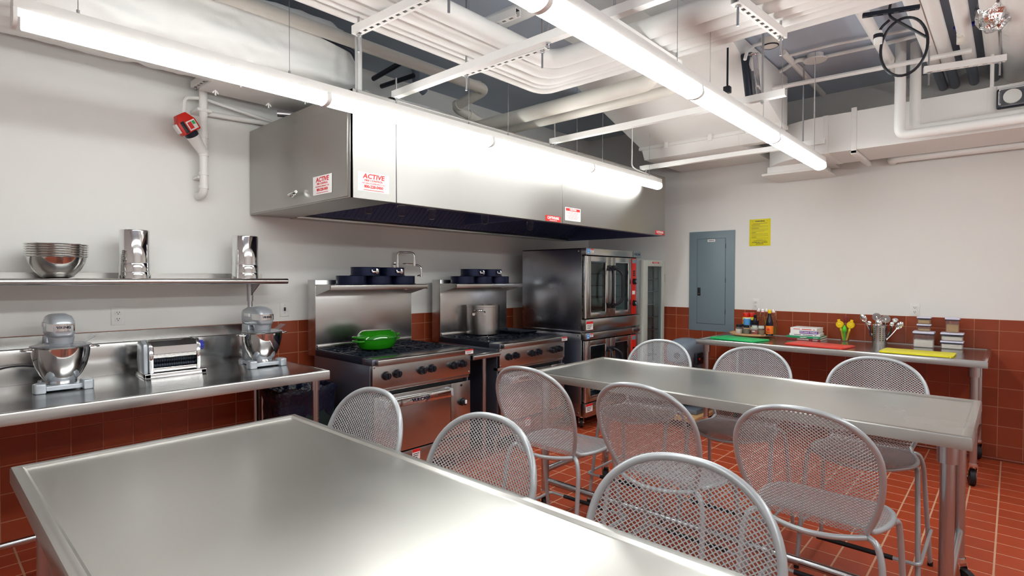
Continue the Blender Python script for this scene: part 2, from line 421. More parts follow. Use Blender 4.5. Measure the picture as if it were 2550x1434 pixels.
for x0, x1, z0, z1 in ((-2.655, -2.458, .006, .052), (-.822, -.625, .006, .050)):
    st = MB().box(hx(x0), HY-.0015, z0, hx(x1), HY, z1).out('brand_badge', 'sred', hood)
    text(st, 'CAPTIVEAIRE', .030, 'paper', (hx((x0+x1)/2), HY-.002, (z0+z1)/2+.004), RY, bold=.0008, sx=.88)
    fine_print(st, [(hx((x0+x1)/2)-.05, hx((x0+x1)/2)+.05, z0+.008, .004)], HY-.0015, 'paper')
st = MB().box(hx(-2.395), HY-.001, .030, hx(-2.173), HY, .141).out('caution_sticker', 'paper', hood)
MB().box(hx(-2.385), HY-.0013, .112, hx(-2.183), HY-.001, .135).out('red_band', 'sred', st)
text(st, 'CAUTION', .021, 'paper', (hx(-2.284), HY-.0016, .1235), RY, bold=.0006)
fine_print(st, [(hx(-2.284)-.085+.012*(k % 3), hx(-2.284)+.085-.012*(k % 3), .101-.011*k, .0022) for k in range(6)], HY-.001, 'sred')
# white wire to the light's end
c = MB(); c.tube(fillet([(-1.42, -1.47, 2.95), (-1.42, -1.47, 2.58), (-1.38, -1.50, 2.55), (-1.02, -1.53, 2.515)], .08, 5), .006, 6)
tag(c.out('power_cord', 'white'), 'thin white cord dropping to the end of the hood strip light', 'cord')

# ------------------------------------------------------------------ ceiling services
def pipe(name, pts, r, m, label, cat='pipe', group=None, fr=.08, n=14, bands=()):
    q = fillet(pts, fr, 6) if len(pts) > 2 else [Vector(p) for p in pts]
    if bands:
        t = thing(name, label, cat, pts[0], 0, group); o0 = Vector(pts[0])
        MB().tube([p-o0 for p in q], r, n).out('run', m, t)
        for a, b in bands:
            a, b = Vector(a)-o0, Vector(b)-o0
            MB().cyl(a, b, r*1.14, n=n).out('coupling', m, t)
        return t
    o = MB().tube(q, r, n).out(name, m)
    return tag(o, label, cat, group)
# foil-wrapped supply duct along the stove wall
def wrapped(name, x0, x1, y0, y1, z0, z1, label, seed, nx=60, end=.25):
    from mathutils import noise
    rnd = random.Random(seed); mb = MB(); ns = 84; nx = int((x1-x0)/.02); rings = []
    for i in range(nx+1):
        t = i/nx; x = x0+(x1-x0)*t
        e = 1-max(0, (t-(1-end/(x1-x0)))/(end/(x1-x0)))**2*.55
        ring = []
        for k in range(ns):
            a = 2*PI*k/ns; c, s_ = math.cos(a), math.sin(a)
            p = 5
            rr = (abs(c)**p+abs(s_)**p)**(-1/p)
            q = Vector((x*1.1+seed, c*rr*1.2, s_*rr*1.2))
            w1 = noise.noise(q*1.6)*.020+(.5-abs(noise.noise(q*Vector((2.6, 5.0, 5.0)).length*.28+Vector((3, 1, 7)))))*.022+(.4-abs(noise.noise(Vector((x*7, c*rr*3, s_*rr*3))+Vector((seed, 9, 2)))))*.016
            seam = -.012*math.exp(-((t*3.2-.5) % 1-.5)**2*900)
            ring.append(mb.bm.verts.new((x, (y0+y1)/2+c*rr*((y1-y0)/2*e+w1+seam), (z0+z1)/2+s_*rr*((z1-z0)/2*e+w1+seam))))
        rings.append(ring)
    for a, b in zip(rings, rings[1:]):
        for k in range(ns): mb.faces_new([a[k], a[(k+1)%ns], b[(k+1)%ns], b[k]])
    mb.faces_new(rings[0][::-1]); mb.faces_new(rings[-1])
    return tag(mb.out(name, 'wrap', sharp=60), label, 'duct')
wrapped('insulated_duct', -7.2, -3.98, -.92, -.30, 2.75, 3.17, 'wide foil-wrapped insulated duct running above the left counter', 3)
wrapped('insulated_duct', -3.9, -2.98, -.80, -.35, 2.65, 2.84, 'low foil-wrapped duct lying on top of the steel hood', 5, 40)
# grey flat duct end with wing nuts under the wrapped duct
t = thing('duct_hanger_plate', 'flat pale hanger plate with wing nuts under the foil-wrapped duct', 'bracket', (-4.6, -.5, 2.725))
MB().box(-.22, -.22, 0, .45, .24, .02, .003).out('plate', 'strut', t)
for xx, yy in ((-.15, .16), (.2, .17), (.33, -.1), (-.1, -.12)):
    b = MB(); b.cyl((xx, yy, -.035), (xx, yy, 0), .005, n=8); b.tube([(xx-.018, yy, -.022), (xx-.008, yy, -.008), (xx+.008, yy, -.008), (xx+.018, yy, -.022)], .005, 6); b.out('wing_nut', 'white', t)

def strut(name, a, b, label, slots=True, rods=(), w_=.041, h_=.041, group=None, down=0, m='strut'):
    """slotted channel from a to b (horizontal), slots on the underside"""
    a, b = Vector(a), Vector(b); d = b-a; L = d.length; ang = math.atan2(d.y, d.x)
    t = thing(name, label, 'strut', a, ang, group)
    mb = MB(); hw = w_/2
    mb.box(0, -hw, 0, L, -hw+.003, h_); mb.box(0, hw-.003, 0, L, hw, h_); mb.box(0, -hw+.003, h_-.003, L, -hw+.012, h_); mb.box(0, hw-.012, h_-.003, L, hw-.003, h_)
    if slots:
        sl = min(.008, hw-.005); mb.box(0, -hw+.003, 0, L, -sl, .003); mb.box(0, sl, 0, L, hw-.003, .003)
        x = 0
        while x < L:
            mb.box(x, -sl, 0, min(x+.022, L), sl, .003); x += .05
        MB().box(.004, -hw+.004, h_-.006, L-.004, hw-.004, h_-.004).out('slot_shade', 'dark', t)  # dark sheet added for the shade seen through the slots
    else: mb.box(0, -hw+.003, 0, L, hw-.003, .003)
    mb.out('channel', m, t)
    for x, z0, z1 in rods:
        c = MB(); c.cyl((x, 0, z0), (x, 0, z1), .006, n=8); c.cyl((x, 0, -.012), (x, 0, -.002), .012, n=6); c.out('threaded_rod', 'leg', t)
    return t
up = ZC
strut('strut_channel', (-4.10, -1.385, 2.60), (-4.10, -3.6, 2.60), 'plain white strut crossing from the hood corner to the middle strip light', False, [(.02, -.03, .12), (1.2, -.03, .72)])
strut('strut_channel', (-2.565, -1.385, 2.60), (-2.565, -3.17, 2.60), 'plain white strut crossing from the hood middle to the smoke detector', False, [(.04, -.03, .16), (1.65, -.02, .72)])
strut('strut_channel', (-1.10, -1.385, 2.60), (-1.10, -3.05, 2.60), 'plain white strut crossing from the hood end by the ovens', False, [(.06, -.1, .05), (1.5, -.14, .72)])
def pstrut(a, b, z, label, rods=True, **k):
    p, q = on(*a, z=z), on(*b, z=z); L = (q-p).length
    return strut('slotted_strut', p, q, label, True, [(.03, -.09, ZC-z), (L-.03, -.09, ZC-z)] if rods else [], **k)
pstrut((884, 88), (1130, -28), 2.72, 'slotted white strut carrying the pipe bundle above the hood lamp joint')
pstrut((1152, 190), (1362, 122), 2.70, 'slotted white strut with hanging rods under the pipe bundle corner')
pstrut((1522, 66), (1690, 172), 2.72, 'slotted white strut lying beside the middle strip light')
pstrut((1830, 8), (1950, 98), 2.72, 'slotted white strut carrying pipes beside the ceiling smoke alarm')
pstrut((1160, 90), (1290, 40), 2.9, 'slotted white strut high up among the upper pipes', rods=False)
s_ = strut('slotted_strut', on(483, 220, y=-.10), on(483, 220, y=-.10)+Vector((.0, -.5, 0)), 'short slotted strut under the foil-wrapped duct by the wall pipe', True, [(.03, -.02, .4)])

# nested pipe bundle, bending over the hood corner
offs = [(0, .028), (.075, .028), (.155, .042), (.265, .055), (.39, .055)]
for k, (d, r) in enumerate(offs):
    pipe('insulated_pipe', [(-7.4, -1.70-d, 2.83), (-3.06-d, -1.70-d, 2.83), (-3.06-d, -5.2, 2.83)], r, 'white',
         ['outermost thin white pipe of the bundle bending above the hood', 'second thin white pipe of the bundle bending above the hood', 'third white pipe of the bundle bending above the hood',
          'fourth thick white pipe of the bundle bending above the hood', 'innermost thick white pipe of the bundle bending above the hood'][k], fr=.12, group='bundle of white pipes')
# cream drain pipe stepping down behind the hood
pipe('drain_pipe', [(-7.4, -1.0, 3.04), (-2.92, -1.0, 3.04), (-2.92, -.60, 2.98), (-2.2, -.60, 2.86), (-1.2, -.6, 2.80)], .040, 'cream', 'cream drain pipe stepping over the hood with elbows and couplings', fr=.08,
     bands=[((-5.05, -.98, 3.05), (-4.97, -.98, 3.05)), ((-5.55, -.98, 3.05), (-5.45, -.98, 3.05)), ((-3.03, -.98, 3.05), (-2.99, -.98, 3.05)), ((-2.92, -.67, 2.99), (-2.92, -.63, 2.985)), ((-2.75, -.6, 2.952), (-2.70, -.6, 2.944))])
pipe('cream_pipe', [(-2.80, -.2, 2.80), (-2.80, -2.42, 2.80), (-2.80, -2.42, ZC)], .055, 'cream', 'thick cream pipe crossing above the hood toward the middle light')
pipe('cream_pipe', [(-2.62, -.2, 2.78), (-2.62, -2.50, 2.78), (-2.62, -2.50, ZC)], .038, 'cream', 'thinner cream pipe crossing above the hood beside the thick one')
pipe('cream_pipe', [(-2.54, -.28, 2.80), (-.2, -.28, 2.78)], .055, 'cream', 'cream pipe running along the wall behind the hood top')
pipe('cream_pipe', [(-2.5, -.5, 2.632), (-.63, -.5, 2.632)], .045, 'cream', 'cream pipe lying low along the hood top toward the ovens')
pipe('insulated_pipe', [(-7, -2.25, 3.02), (-4.42, -2.25, 3.02), (-4.42, -2.25, 3.25)], .06, 'white', 'white pipe with a wrapped elbow turning up above the pipe bundle', fr=.1)
pipe('insulated_pipe', [(-7, -1.95, 3.05), (-4.62, -1.95, 3.05)], .07, 'white', 'thick white pipe with an open end above the pipe bundle', n=18)
pipe('insulated_pipe', [(-7, -2.75, 3.0), (-2.9, -2.75, 3.0)], .075, 'white', 'thick white pipe running high beside the middle strip light', n=18)
pipe('insulated_pipe', [(-3.75, -2.25, 3.3), (-3.75, -2.25, 3.02), (-3.75, -1.5, 3.02)], .05, 'white', 'wrapped white elbow dropping from the ceiling over the pipes', fr=.1)
# pipes crossing along Y near the ceiling right of the bundle
_e = on(1935, 66, z=3.0)
for k, (x, z, r) in enumerate(((_e.x-.30, 3.0, .05), (_e.x-.15, 3.0, .055), (_e.x, 3.0, .05))):
    pipe('insulated_pipe', [(x, _e.y+.12*(k-2), z), (x, -5.6, z)], r, 'white', ['thick white pipe above the slotted strut by the smoke alarm', 'middle white pipe above the slotted strut by the smoke alarm', 'thin white pipe above the slotted strut by the smoke alarm'][k])

# sloping transition duct
t = thing('transition_duct', 'big white sheet metal duct with a sloping underside above the ovens', 'duct', (-.96, -1.3, 2.86))
MB().prism([(0, 0), (-1.45, .44), (.15, .44), (.15, 0)], 'xz', 0, -1.38, .004).out('duct_body', 'duct', t)
MB().box(-.012, .012, -.028, .14, -1.392, .004, .003).out('flange', 'duct', t)
MB().prism([(.0, -.028), (.05, -.12), (.96-.03, -.12), (.96-.03, -.02), (.14, -.02)], 'xz', -.02, -1.0, .003).out('collar', 'duct', t)
MB().prism([(.0, -.028), (.05, -.12), (.145, -.12), (.145, -.02)], 'xz', -1.0, -1.37, .003).out('collar_end', 'duct', t)
for yy in (-.3, -.75, -1.1):
    MB().box(-.034, yy-.02, -.05, -.03+.008, yy+.02, .01, .002).out('clip', 'strut', t)
# seams and bracket on the duct face
b = MB(); b.box(-.9, -1.386, .30, -.6, -1.38, .33, .002); b.box(-.63, -1.39, .30, -.6, -1.38, .42, .002); b.out('corner_bracket', 'strut', t)

# curved supply duct along the right wall
DX0, DX1, DZ0, DZ1 = -.78, -.22, 2.585, 2.905
mb = MB(); secs = []
for y in (-7.0, -3.3, -2.95): secs.append(((DX0, y), (DX1, y)))
for i in range(1, 11):
    a = PI/2*i/10; secs.append(((-.2-.58*math.cos(a), -2.95+.58*math.sin(a)), (-.2-.02*math.cos(a), -2.95+.02*math.sin(a))))
secs.append(((-.02, -2.37), (-.02, -2.93)))
ring = [[mb.bm.verts.new((p[0], p[1], DZ0)), mb.bm.verts.new((q[0], q[1], DZ0)), mb.bm.verts.new((q[0], q[1], DZ1)), mb.bm.verts.new((p[0], p[1], DZ1))] for p, q in secs]
for a, b in zip(ring, ring[1:]):
    for k in range(4): mb.faces_new([a[k], a[(k+1)%4], b[(k+1)%4], b[k]])
mb.faces_new(ring[0]); mb.faces_new(ring[-1][::-1])
t = thing('supply_duct', 'white rectangular duct along the right wall with a rounded elbow', 'duct', (0, 0, 0))
mb.out('duct_body', 'duct', t, sharp=30)
b = MB(); b.box(DX0-.006, -3.21, DZ0-.03, DX0, -3.17, DZ1+.03, .002); b.box(DX0-.006, -3.21, DZ0-.036, DX1+.1, -3.17, DZ0-.006, .002); b.out('hanger_strap', 'strut', t)
b = MB(); b.box(DX0-.004, -4.08, DZ0+.1, DX0, -4.03, DZ1, .001); b.out('hanger_strap', 'strut', t)
MB().cyl((DX0, -4.055, DZ1), (DX0, -4.055, ZC), .012, n=6).out('hanger_rod', 'strut', t)
for a, b_ in ((-3.0, -2.96), ):
    MB().box(DX0-.004, a, DZ0-.004, DX1, b_, DZ1+.004, .002).out('seam', 'duct', t)
# return grille box under the elbow
t = thing('air_register', 'white flanged register box under the duct elbow at the wall', 'vent', (-.30, -2.55, 2.50))
MB().box(-.22, -.35, 0, .28, .18, .02, .003).out('flange', 'strut', t)
MB().box(-.18, -.31, .02, .27, .14, .085, .003).out('neck', 'duct', t)

# insulated pipes dropping in front of that duct
for k, (px, py, x) in enumerate(((2240, 338, -.98), (2278, 322, -.88))):
    p = on(px, py, x=x)
    pipe('insulated_pipe', [(p.x, p.y, ZC), (p.x, p.y, p.z), (p.x, -7, p.z)], .036, 'white', ['white pipe dropping from the ceiling and turning below the wall duct', 'second white pipe dropping beside it and turning above the first'][k], fr=.06)
pipe('insulated_pipe', [(-.02, -3.36, 2.585), (-.12, -3.36, 2.585), (-.12, -7, 2.585)], .036, 'white', 'white pipe along the right wall just under the duct', fr=.06)
for k, px in enumerate((2215, 2330, 2362, 2415, 2472)):
    py = (150, 165, 155, 145, 140)[k]; p = on(px, py, z=3.18)
    t = thing('header_pipe', ['far left', 'left middle', 'middle', 'right middle', 'far right'][k].replace('far left', 'thin white')+' overhead pipe with insulation ending before the wall duct' if k else 'thin white overhead pipe beside the looped black cord', 'pipe', p)
    t['label'] = ['thin overhead white pipe just behind the looped black cord', 'white overhead pipe with cut insulation next to the looped black cord', 'white overhead pipe with cut insulation between its alike neighbours and blue valve', 'white overhead pipe with cut insulation beside the blue valve', 'white overhead pipe with cut insulation under the crumpled foil'][k]
    r = .042 if k else .035
    MB().cyl((0, 0, 0), (-3.4, 0, 0), r, n=16).out('insulation', 'white', t)
    MB().cyl((0, 0, 0), (-p.x-.005, 0, 0), r*.8, n=14).out('bare_pipe', 'barepipe' if k else 'white', t)
p = on(2535, 190, z=3.2); t = thing('header_pipe', 'thick overhead white pipe with a ring clamp at the frame edge', 'pipe', p)
MB().cyl((0, 0, 0), (-3.4, 0, 0), .095, n=20).out('insulation', 'white', t); MB().cyl((.12, 0, 0), (-p.x-.005, 0, 0), .07, n=20).out('bare_pipe', 'barepipe', t)
b = MB(); b.cyl((0, 0, 0), (.12, 0, 0), .102, n=20); b.box(.03, -.03, -.13, .07, .03, -.09, .004); b.out('ring_clamp', 'dark', t)
pa, pb = on(2300, 182, z=2.95), on(2500, 152, z=2.95)
pstrut((2300, 182), (2505, 152), 2.96, 'slotted white strut holding the row of overhead header pipes')
t = thing('foil_wrap', 'crumpled aluminium foil wrapped around an overhead pipe', 'foil', on(2474, 30, z=3.16))
mb = MB(); rnd = random.Random(4)
mb.sphere((0, 0, 0), .11, 20, 1.4, .8, 1.0)
for v in mb.bm.verts: v.co *= 1+rnd.uniform(-.13, .13)
mb.out('crumpled_sheet', 'foil', t, sharp=10)
t = thing('valve', 'small blue valve lever among the overhead header pipes', 'valve', on(2392, 90, z=3.15))
b = MB(); b.cyl((0, 0, -.05), (0, 0, .05), .022, n=10); b.cyl((-.05, 0, 0), (.05, 0, 0), .02, n=10); b.out('valve_body', 'cream', t)
MB().box(-.02, -.09, .05, .02, .04, .075, .008).out('lever', 'blue', t)
pa, pb = on(2148, 44, z=3.0), on(2290, 22, z=3.0)
strut('black_strut', pa, pb, 'dark steel strut above the looped black cord', True, [], w_=.022, h_=.022, m='dark')
pa, pb = on(2220, 118, z=3.12), on(2340, 115, z=3.12)
# looped black cord with a plug
CXC = -2.35
c = on(2250, 116, x=CXC)
t = thing('power_cord', 'looped heavy black cord with a white and black plug hanging from pipes', 'cord', (c.x, c.y, c.z))
ry = abs(on(2310, 116, x=CXC).y-c.y); rz = abs(on(2250, 187, x=CXC).z-c.z)
q0 = on(2222, 2, x=CXC)-c
loop = [Vector((.006*i/36, ry*math.sin(-.75+2*PI*i/36), rz*math.cos(-.75+2*PI*i/36))) for i in range(36)]
body = [q0+Vector((0, .03, .5)), q0+Vector((0, .01, .15)), q0+Vector((0, .004, .02))]+[on(2212, 40, x=CXC)-c]+loop[-4:-1]
MB().tube([Vector(p) for p in fillet(body, .03, 3)], .0075, 8).out('cable_lead', 'black', t)
MB().tube(loop, .0075, 8, closed=True).out('cable', 'black', t)
tail = fillet([on(2215, 50, x=CXC-.01)-c, on(2192, 70, x=CXC-.01)-c, on(2187, 95, x=CXC-.01)-c], .05, 4)
MB().tube(tail, .0075, 8).out('cable_tail', 'black', t)
pz = on(2187, 78, x=CXC-.01)-c
b = MB(); b.cyl(pz+Vector((0, 0, .0)), pz+Vector((0, 0, -.018)), .019, .023, 14); b.out('plug_cap', 'paper', t)
b = MB(); b.cyl(pz+Vector((0, 0, -.018)), pz+Vector((0, 0, -.040)), .024, n=14); b.out('plug_band', 'black', t)
b = MB(); b.cyl(pz+Vector((0, 0, -.040)), pz+Vector((0, 0, -.075)), .022, .020, 14); b.out('plug_face', 'paper', t)
# straight black cord with plug near the transition duct
p = on(1812, 120, y=-2.72); b0 = on(1811, 243, y=-2.72)
t = thing('power_cord', 'straight black cord with a small black plug hanging by the sloping duct', 'cord', b0)
L = p.z-b0.z+.35
MB().cyl((0, 0, .07), (0, 0, L), .007, n=8).out('cable', 'black', t)
b = MB(); b.box(-.022, -.022, .03, .022, .022, .075, .005); b.out('plug', 'black', t)
b = MB(); b.box(-.012, -.004, 0, -.006, .004, .03); b.box(.006, -.004, 0, .012, .004, .03); b.out('plug_prong', 'chrome', t)
t = thing('conduit', 'black flexible conduit arching between the ceiling and a thick pipe', 'conduit', on(1760, 40, z=3.05))
q = [on(a, b_, y=-2.9)-on(1760, 40, y=-2.9) for a, b_ in ((1714, 60), (1722, 30), (1745, 10), (1775, 3), (1795, 10), (1808, 30))]
t.location = on(1760, 40, y=-2.9)
MB().tube(fillet(q, .06, 4), .009, 8).out('flexible_tube', 'black', t)
# duct smoke detectors
def duct_detector(loc, rot, label):
    t = thing('duct_detector', label, 'detector', loc); t.rotation_euler = rot
    MB().box(-.07, -.05, -.17, .07, 0, .17, .012).out('base', 'dark', t)
    MB().box(-.064, -.085, -.16, .064, -.048, .16, .02).out('clear_cover', 'clear', t)
    b = MB(); b.cyl((0, -.05, .085), (0, -.075, .085), .05, n=18); b.out('sensor_head', 'cream', t)
    MB().box(-.045, -.07, -.13, .045, -.052, -.02, .004).out('circuit_board', 'dark', t); MB().box(-.03, -.074, -.11, .0, -.07, -.04, .002).out('red_module', 'red', t)
    b = MB(); b.cyl((-.05, -.05, .15), (-.05, -.09, .15), .006, n=6); b.out('screw', 'chrome', t); MB().cyl((.05, -.05, .15), (.05, -.09, .15), .006, n=6).out('screw', 'chrome', t)
    return t
d = on(1862, 192, y=-2.70); duct_detector((d.x, -2.685, d.z), (0, -.35, 0), 'clear-covered duct smoke detector tilted on the sloping duct face')
d = on(2533, 243, x=-.78); duct_detector((-.783, d.y-.06, d.z), (0, -PI/2, -PI/2), 'clear-covered duct smoke detector mounted on the straight wall duct')
c = MB(); q = [on(a, b_, y=-2.75) for a, b_ in ((1855, 148), (1860, 128), (1880, 112), (1900, 108))]; c.tube(fillet(q, .05, 4), .012, 8)
tag(c.out('conduit', 'white'), 'flexible white conduit rising from the sloping duct smoke detector', 'conduit')
# ceiling smoke alarm, junction box, conduits
p = on(1918, 100, z=ZC); t = thing('smoke_alarm', 'round cream smoke alarm on the ceiling slab', 'alarm', p)
MB().lathe([(0, -.055), (.03, -.055), (.06, -.045), (.075, -.02), (.08, 0), (0, 0)], 22).out('cover', 'cream', t)
MB().lathe([(.055, -.05), (.062, -.046), (.062, -.04), (.055, -.044)], 22).out('vent_ring', 'dark', t)
p = on(2030, 142, z=ZC-.02); t = thing('junction_box', 'round white ceiling box with a cable down to the middle strip light', 'box', (p.x, p.y, ZC))
MB().lathe([(0, -.05), (.085, -.05), (.088, -.043), (.06, -.04), (.06, 0), (0, 0)], 22).out('canopy', 'white', t)
MB().cyl((.0, 0, -.05), (0, 0, -.80), .004, n=6).out('cable', 'white', t)
def line(pts, z, r, label, m='white'):
    q = [on(a, b_, z=z) for a, b_ in pts]
    return tag(MB().tube(fillet(q, .05, 3), r, 8).out('conduit', m), label, 'conduit')
line([(1890, 200), (1950, 175), (1985, 150), (2010, 148)], ZC-.03, .016, 'painted conduit from the ceiling junction box toward the duct')
line([(2050, 142), (2200, 110), (2320, 80)], ZC-.03, .014, 'painted conduit running right from the ceiling junction box')
line([(1960, 140), (2080, 110), (2300, 68)], ZC-.03, .010, 'thin painted conduit clipped to the ceiling slab')
line([(1900, 225), (2240, 160), (2420, 125)], 3.1, .018, 'white conduit crossing level below the ceiling to the pipes')
a, b_ = on(1950, 130, z=ZC-.02), on(2050, 235, z=ZC-.02)
tag(MB().tube([a, b_], .025, 8).out('beam', 'strut'), 'thin painted ceiling rib crossing behind the junction box', 'beam')
# high ceiling boxes above the middle light
mb = MB(); p = on(1600, 50, z=3.2); mb.box(p.x-.5, p.y-.4, 3.05, p.x+.45, p.y+.35, 3.3, .006)
tag(mb.out('ceiling_duct', 'duct'), 'flat painted duct high above the middle strip light', 'duct')

p = on(893, 216, y=-1.15)
tag(MB().cyl((p.x, p.y, HZ1), (p.x, p.y, ZC), .022, n=10).out('support_post', 'white'), 'white vertical post standing on the hood beside the wrapped duct end', 'post')
q = [on(a, b_, y=-.93) for a, b_ in ((775, 82), (815, 98), (850, 112), (878, 128), (888, 150))]
tag(MB().tube(fillet(q, .05, 3), .016, 8).out('conduit', 'dark'), 'dark corrugated conduit lying over the wrapped duct end', 'conduit')
p = on(1035, 200, y=-.3)
pipe('elbow_pipe', [(p.x-.35, -.3, p.z+.12), (p.x, -.3, p.z+.12), (p.x, -.3, p.z-.02), (p.x+.1, -.3, p.z-.08)], .035, 'barepipe', 'small grey elbow pipe in the shade behind the hood', fr=.06)
for k, (a, b_) in enumerate((((930, 196), (1010, 150)), ((950, 215), (1030, 188)))):
    u0, u1 = on(*a, z=3.15+.03*k), on(*b_, z=3.15+.03*k)
    tag(MB().tube([u0, u1], .02, 8).out('beam', 'dark'), ['dark steel brace in the shade behind the hood, upper one', 'dark steel brace in the shade behind the hood, lower one'][k], 'beam')
# wall pipe with red fire device
t = thing('standpipe', 'white vertical wall pipe with a Y fitting and elbow left of the hood', 'pipe', (-4.75, -.12, 2.07))
MB().tube(fillet([(0, 0, .72), (0, 0, 0), (0, .118, 0)], .055, 6), .026, 14).out('riser', 'white', t)
for z0, z1 in ((.04, .06), (.13, .15), (.26, .30), (.38, .42)): MB().cyl((0, 0, z0), (0, 0, z1), .031, n=14).out('coupling', 'white', t)
br = MB(); br.tube([(0, 0, .28), (-.05, -.03, .335), (-.085, -.05, .375)], [.03, .036, .040], 14); br.out('y_branch', 'white', t)
MB().cyl((-.085, -.05, .375), (-.105, -.062, .40), .042, n=14).out('collar', 'dark', t)
b = MB(); b.box(-.03, .02, .11, .03, .12, .125, .002); b.box(-.045, -.03, .555, .045, .12, .575, .003); b.out('wall_bracket', 'white', t)
tt = thing('fire_switch', 'red fire device with white label on the wall pipe', 'switch', (-4.875, -.19, 2.50)); tt.rotation_euler = (0, -.62, .12)
MB().prism([(-.062, -.05), (.062, -.05), (.062, .02), (.03, .075), (-.03, .075), (-.062, .02)], 'xz', -.03, .03, .006).out('housing', 'red', tt)
b = MB(); b.box(-.012, -.033, -.04, .05, -.03, .02, .001); p = b.out('label_plate', 'paper', tt)
MB().box(-.005, -.035, -.032, .022, -.033, .012).out('red_patch', 'sred', p); MB().box(.026, -.035, -.01, .044, -.033, .012).out('green_patch', 'gboard', p)
MB().box(-.045, -.034, -.045, -.02, -.03, .03, .002).out('slot', 'black', tt)
MB().box(-.075, -.02, -.03, -.062, .02, .03, .003).out('side_cap', 'paper', tt)
pipe('wall_conduit', [(-4.885, -.16, 2.58), (-4.87, -.14, 2.69), (-4.75, -.10, 2.725), (-4.25, -.10, 2.66)], .011, 'white', 'thin white conduit from the fire device to behind the hood', fr=.03, n=8)
pipe('wall_conduit', [(-4.72, -.07, 2.635), (-4.0, -.07, 2.665)], .018, 'white', 'white conduit along the wall from the wall pipe to the hood', n=10)
b = MB(); b.tube([(-4.38, -.42, 2.64), (-4.02, -.62, 2.64)], .022, 10); tag(b.out('steel_pipe', 'leg'), 'bare steel pipe lying on the hood cabinet corner', 'pipe')

# ------------------------------------------------------------------ steel tables
def caster(mb_w, mb_f, x, y, r=.062, yaw=0, top=.17):
    c, s_ = math.cos(yaw), math.sin(yaw)
    ax = Vector((-s_, c, 0)); off = Vector((c, s_, 0))*.028
    o = Vector((x, y, r))+off
    mb_w.cyl(o-ax*.016, o+ax*.016, r, n=22)
    mb_f.cyl((x, y, top-.02), (x, y, top), .030, n=14)
    for sgn in (-1, 1):
        p = o+ax*(.022*sgn); q = Vector((x, y, top-.02))+ax*(.022*sgn)
        d = off.normalized()*.022
        vs = [q-d, q+d, p+d*.6, p-d*.6]
        v0 = [mb_f.bm.verts.new(v) for v in vs]; v1 = [mb_f.bm.verts.new(v+ax*(.004*sgn)) for v in vs]
        for i in range(4): mb_f.faces_new([v0[i], v0[(i+1)%4], v1[(i+1)%4], v1[i]])
        mb_f.faces_new(v0); mb_f.faces_new(v1)
    mb_f.cyl(o-ax*.028, o+ax*.028, .009, n=10)
def steel_top(x0, y0, x1, y1, zt, th=.05, rim=.035, dip=.007):
    """top with a raised rolled rim"""
    mb = MB()
    def loop(d, z): return [mb.bm.verts.new(p) for p in ((x0+d, y0+d, z), (x1-d, y0+d, z), (x1-d, y1-d, z), (x0+d, y1-d, z))]
    L = [loop(.012, zt-th), loop(0, zt-th), loop(0, zt-.008), loop(.003, zt-.002), loop(.009, zt), loop(rim-.008, zt), loop(rim, zt-dip)]
    for a, b in zip(L, L[1:]):
        for i in range(4): mb.faces_new([a[i], a[(i+1)%4], b[(i+1)%4], b[i]])
    mb.faces_new(L[-1]); mb.faces_new(L[0][::-1])
    return mb
def steel_table(name, label, x0, y0, x1, y1, zt, casters=True, bars='H', mtop='top', inset=.075, end_only=False):
    cx, cy = (x0+x1)/2, (y0+y1)/2; hx_, hy_ = (x1-x0)/2, (y1-y0)/2
    t = thing(name, label, 'table', (cx, cy, 0))
    steel_top(-hx_, -hy_, hx_, hy_, zt).out('table_top', mtop, t, sharp=30)
    lx, ly = hx_-inset, hy_-inset; zl = .17 if casters else .02
    for sx in (-1, 1):
        for sy in (-1, 1):
            lg = MB(); lg.cyl((sx*lx, sy*ly, zl), (sx*lx, sy*ly, zt-.05), .0245, n=18); l_ = lg.out('leg', 'leg', t)
            c = MB(); c.cyl((sx*lx, sy*ly, zt-.125), (sx*lx, sy*ly, zt-.05), .034, .036, 18); c.out('collar', 'leg', l_)
            if casters:
                wm, fm = MB(), MB(); caster(wm, fm, sx*lx, sy*ly, yaw=random.uniform(0, 6.28))
                f_ = fm.out('caster_fork', 'chrome', t); wm.out('wheel', 'rubber', f_)
            else:
                MB().cyl((sx*lx, sy*ly, 0), (sx*lx, sy*ly, .03), .022, n=12).out('foot', 'leg', t)
    if bars:
        for sy in (-1, 1):
            MB().cyl((-lx, sy*ly, .295), (lx, sy*ly, .295), .020, n=14).out('stretcher', 'leg', t)
        MB().cyl((-lx if bars == 'L' else (lx if bars == 'R' else 0), -ly, .23), (-lx if bars == 'L' else (lx if bars == 'R' else 0), ly, .23), .020, n=14).out('stretcher', 'leg', t)
    return t
TZ = .925
steel_table('steel_table', 'long stainless table on casters ringed by six mesh chairs', -3.481, -4.087, -2.634, -1.941, TZ, bars='L')
steel_table('steel_table', 'wide stainless table with brushed top opposite the stand mixers', -5.905, -4.06, -4.995, -1.915, TZ, bars='R')
steel_table('side_table', 'stainless side table against the tiled wall holding boards and jars', -.984, -4.066, -.035, -1.929, TZ, bars='H', mtop='counter')

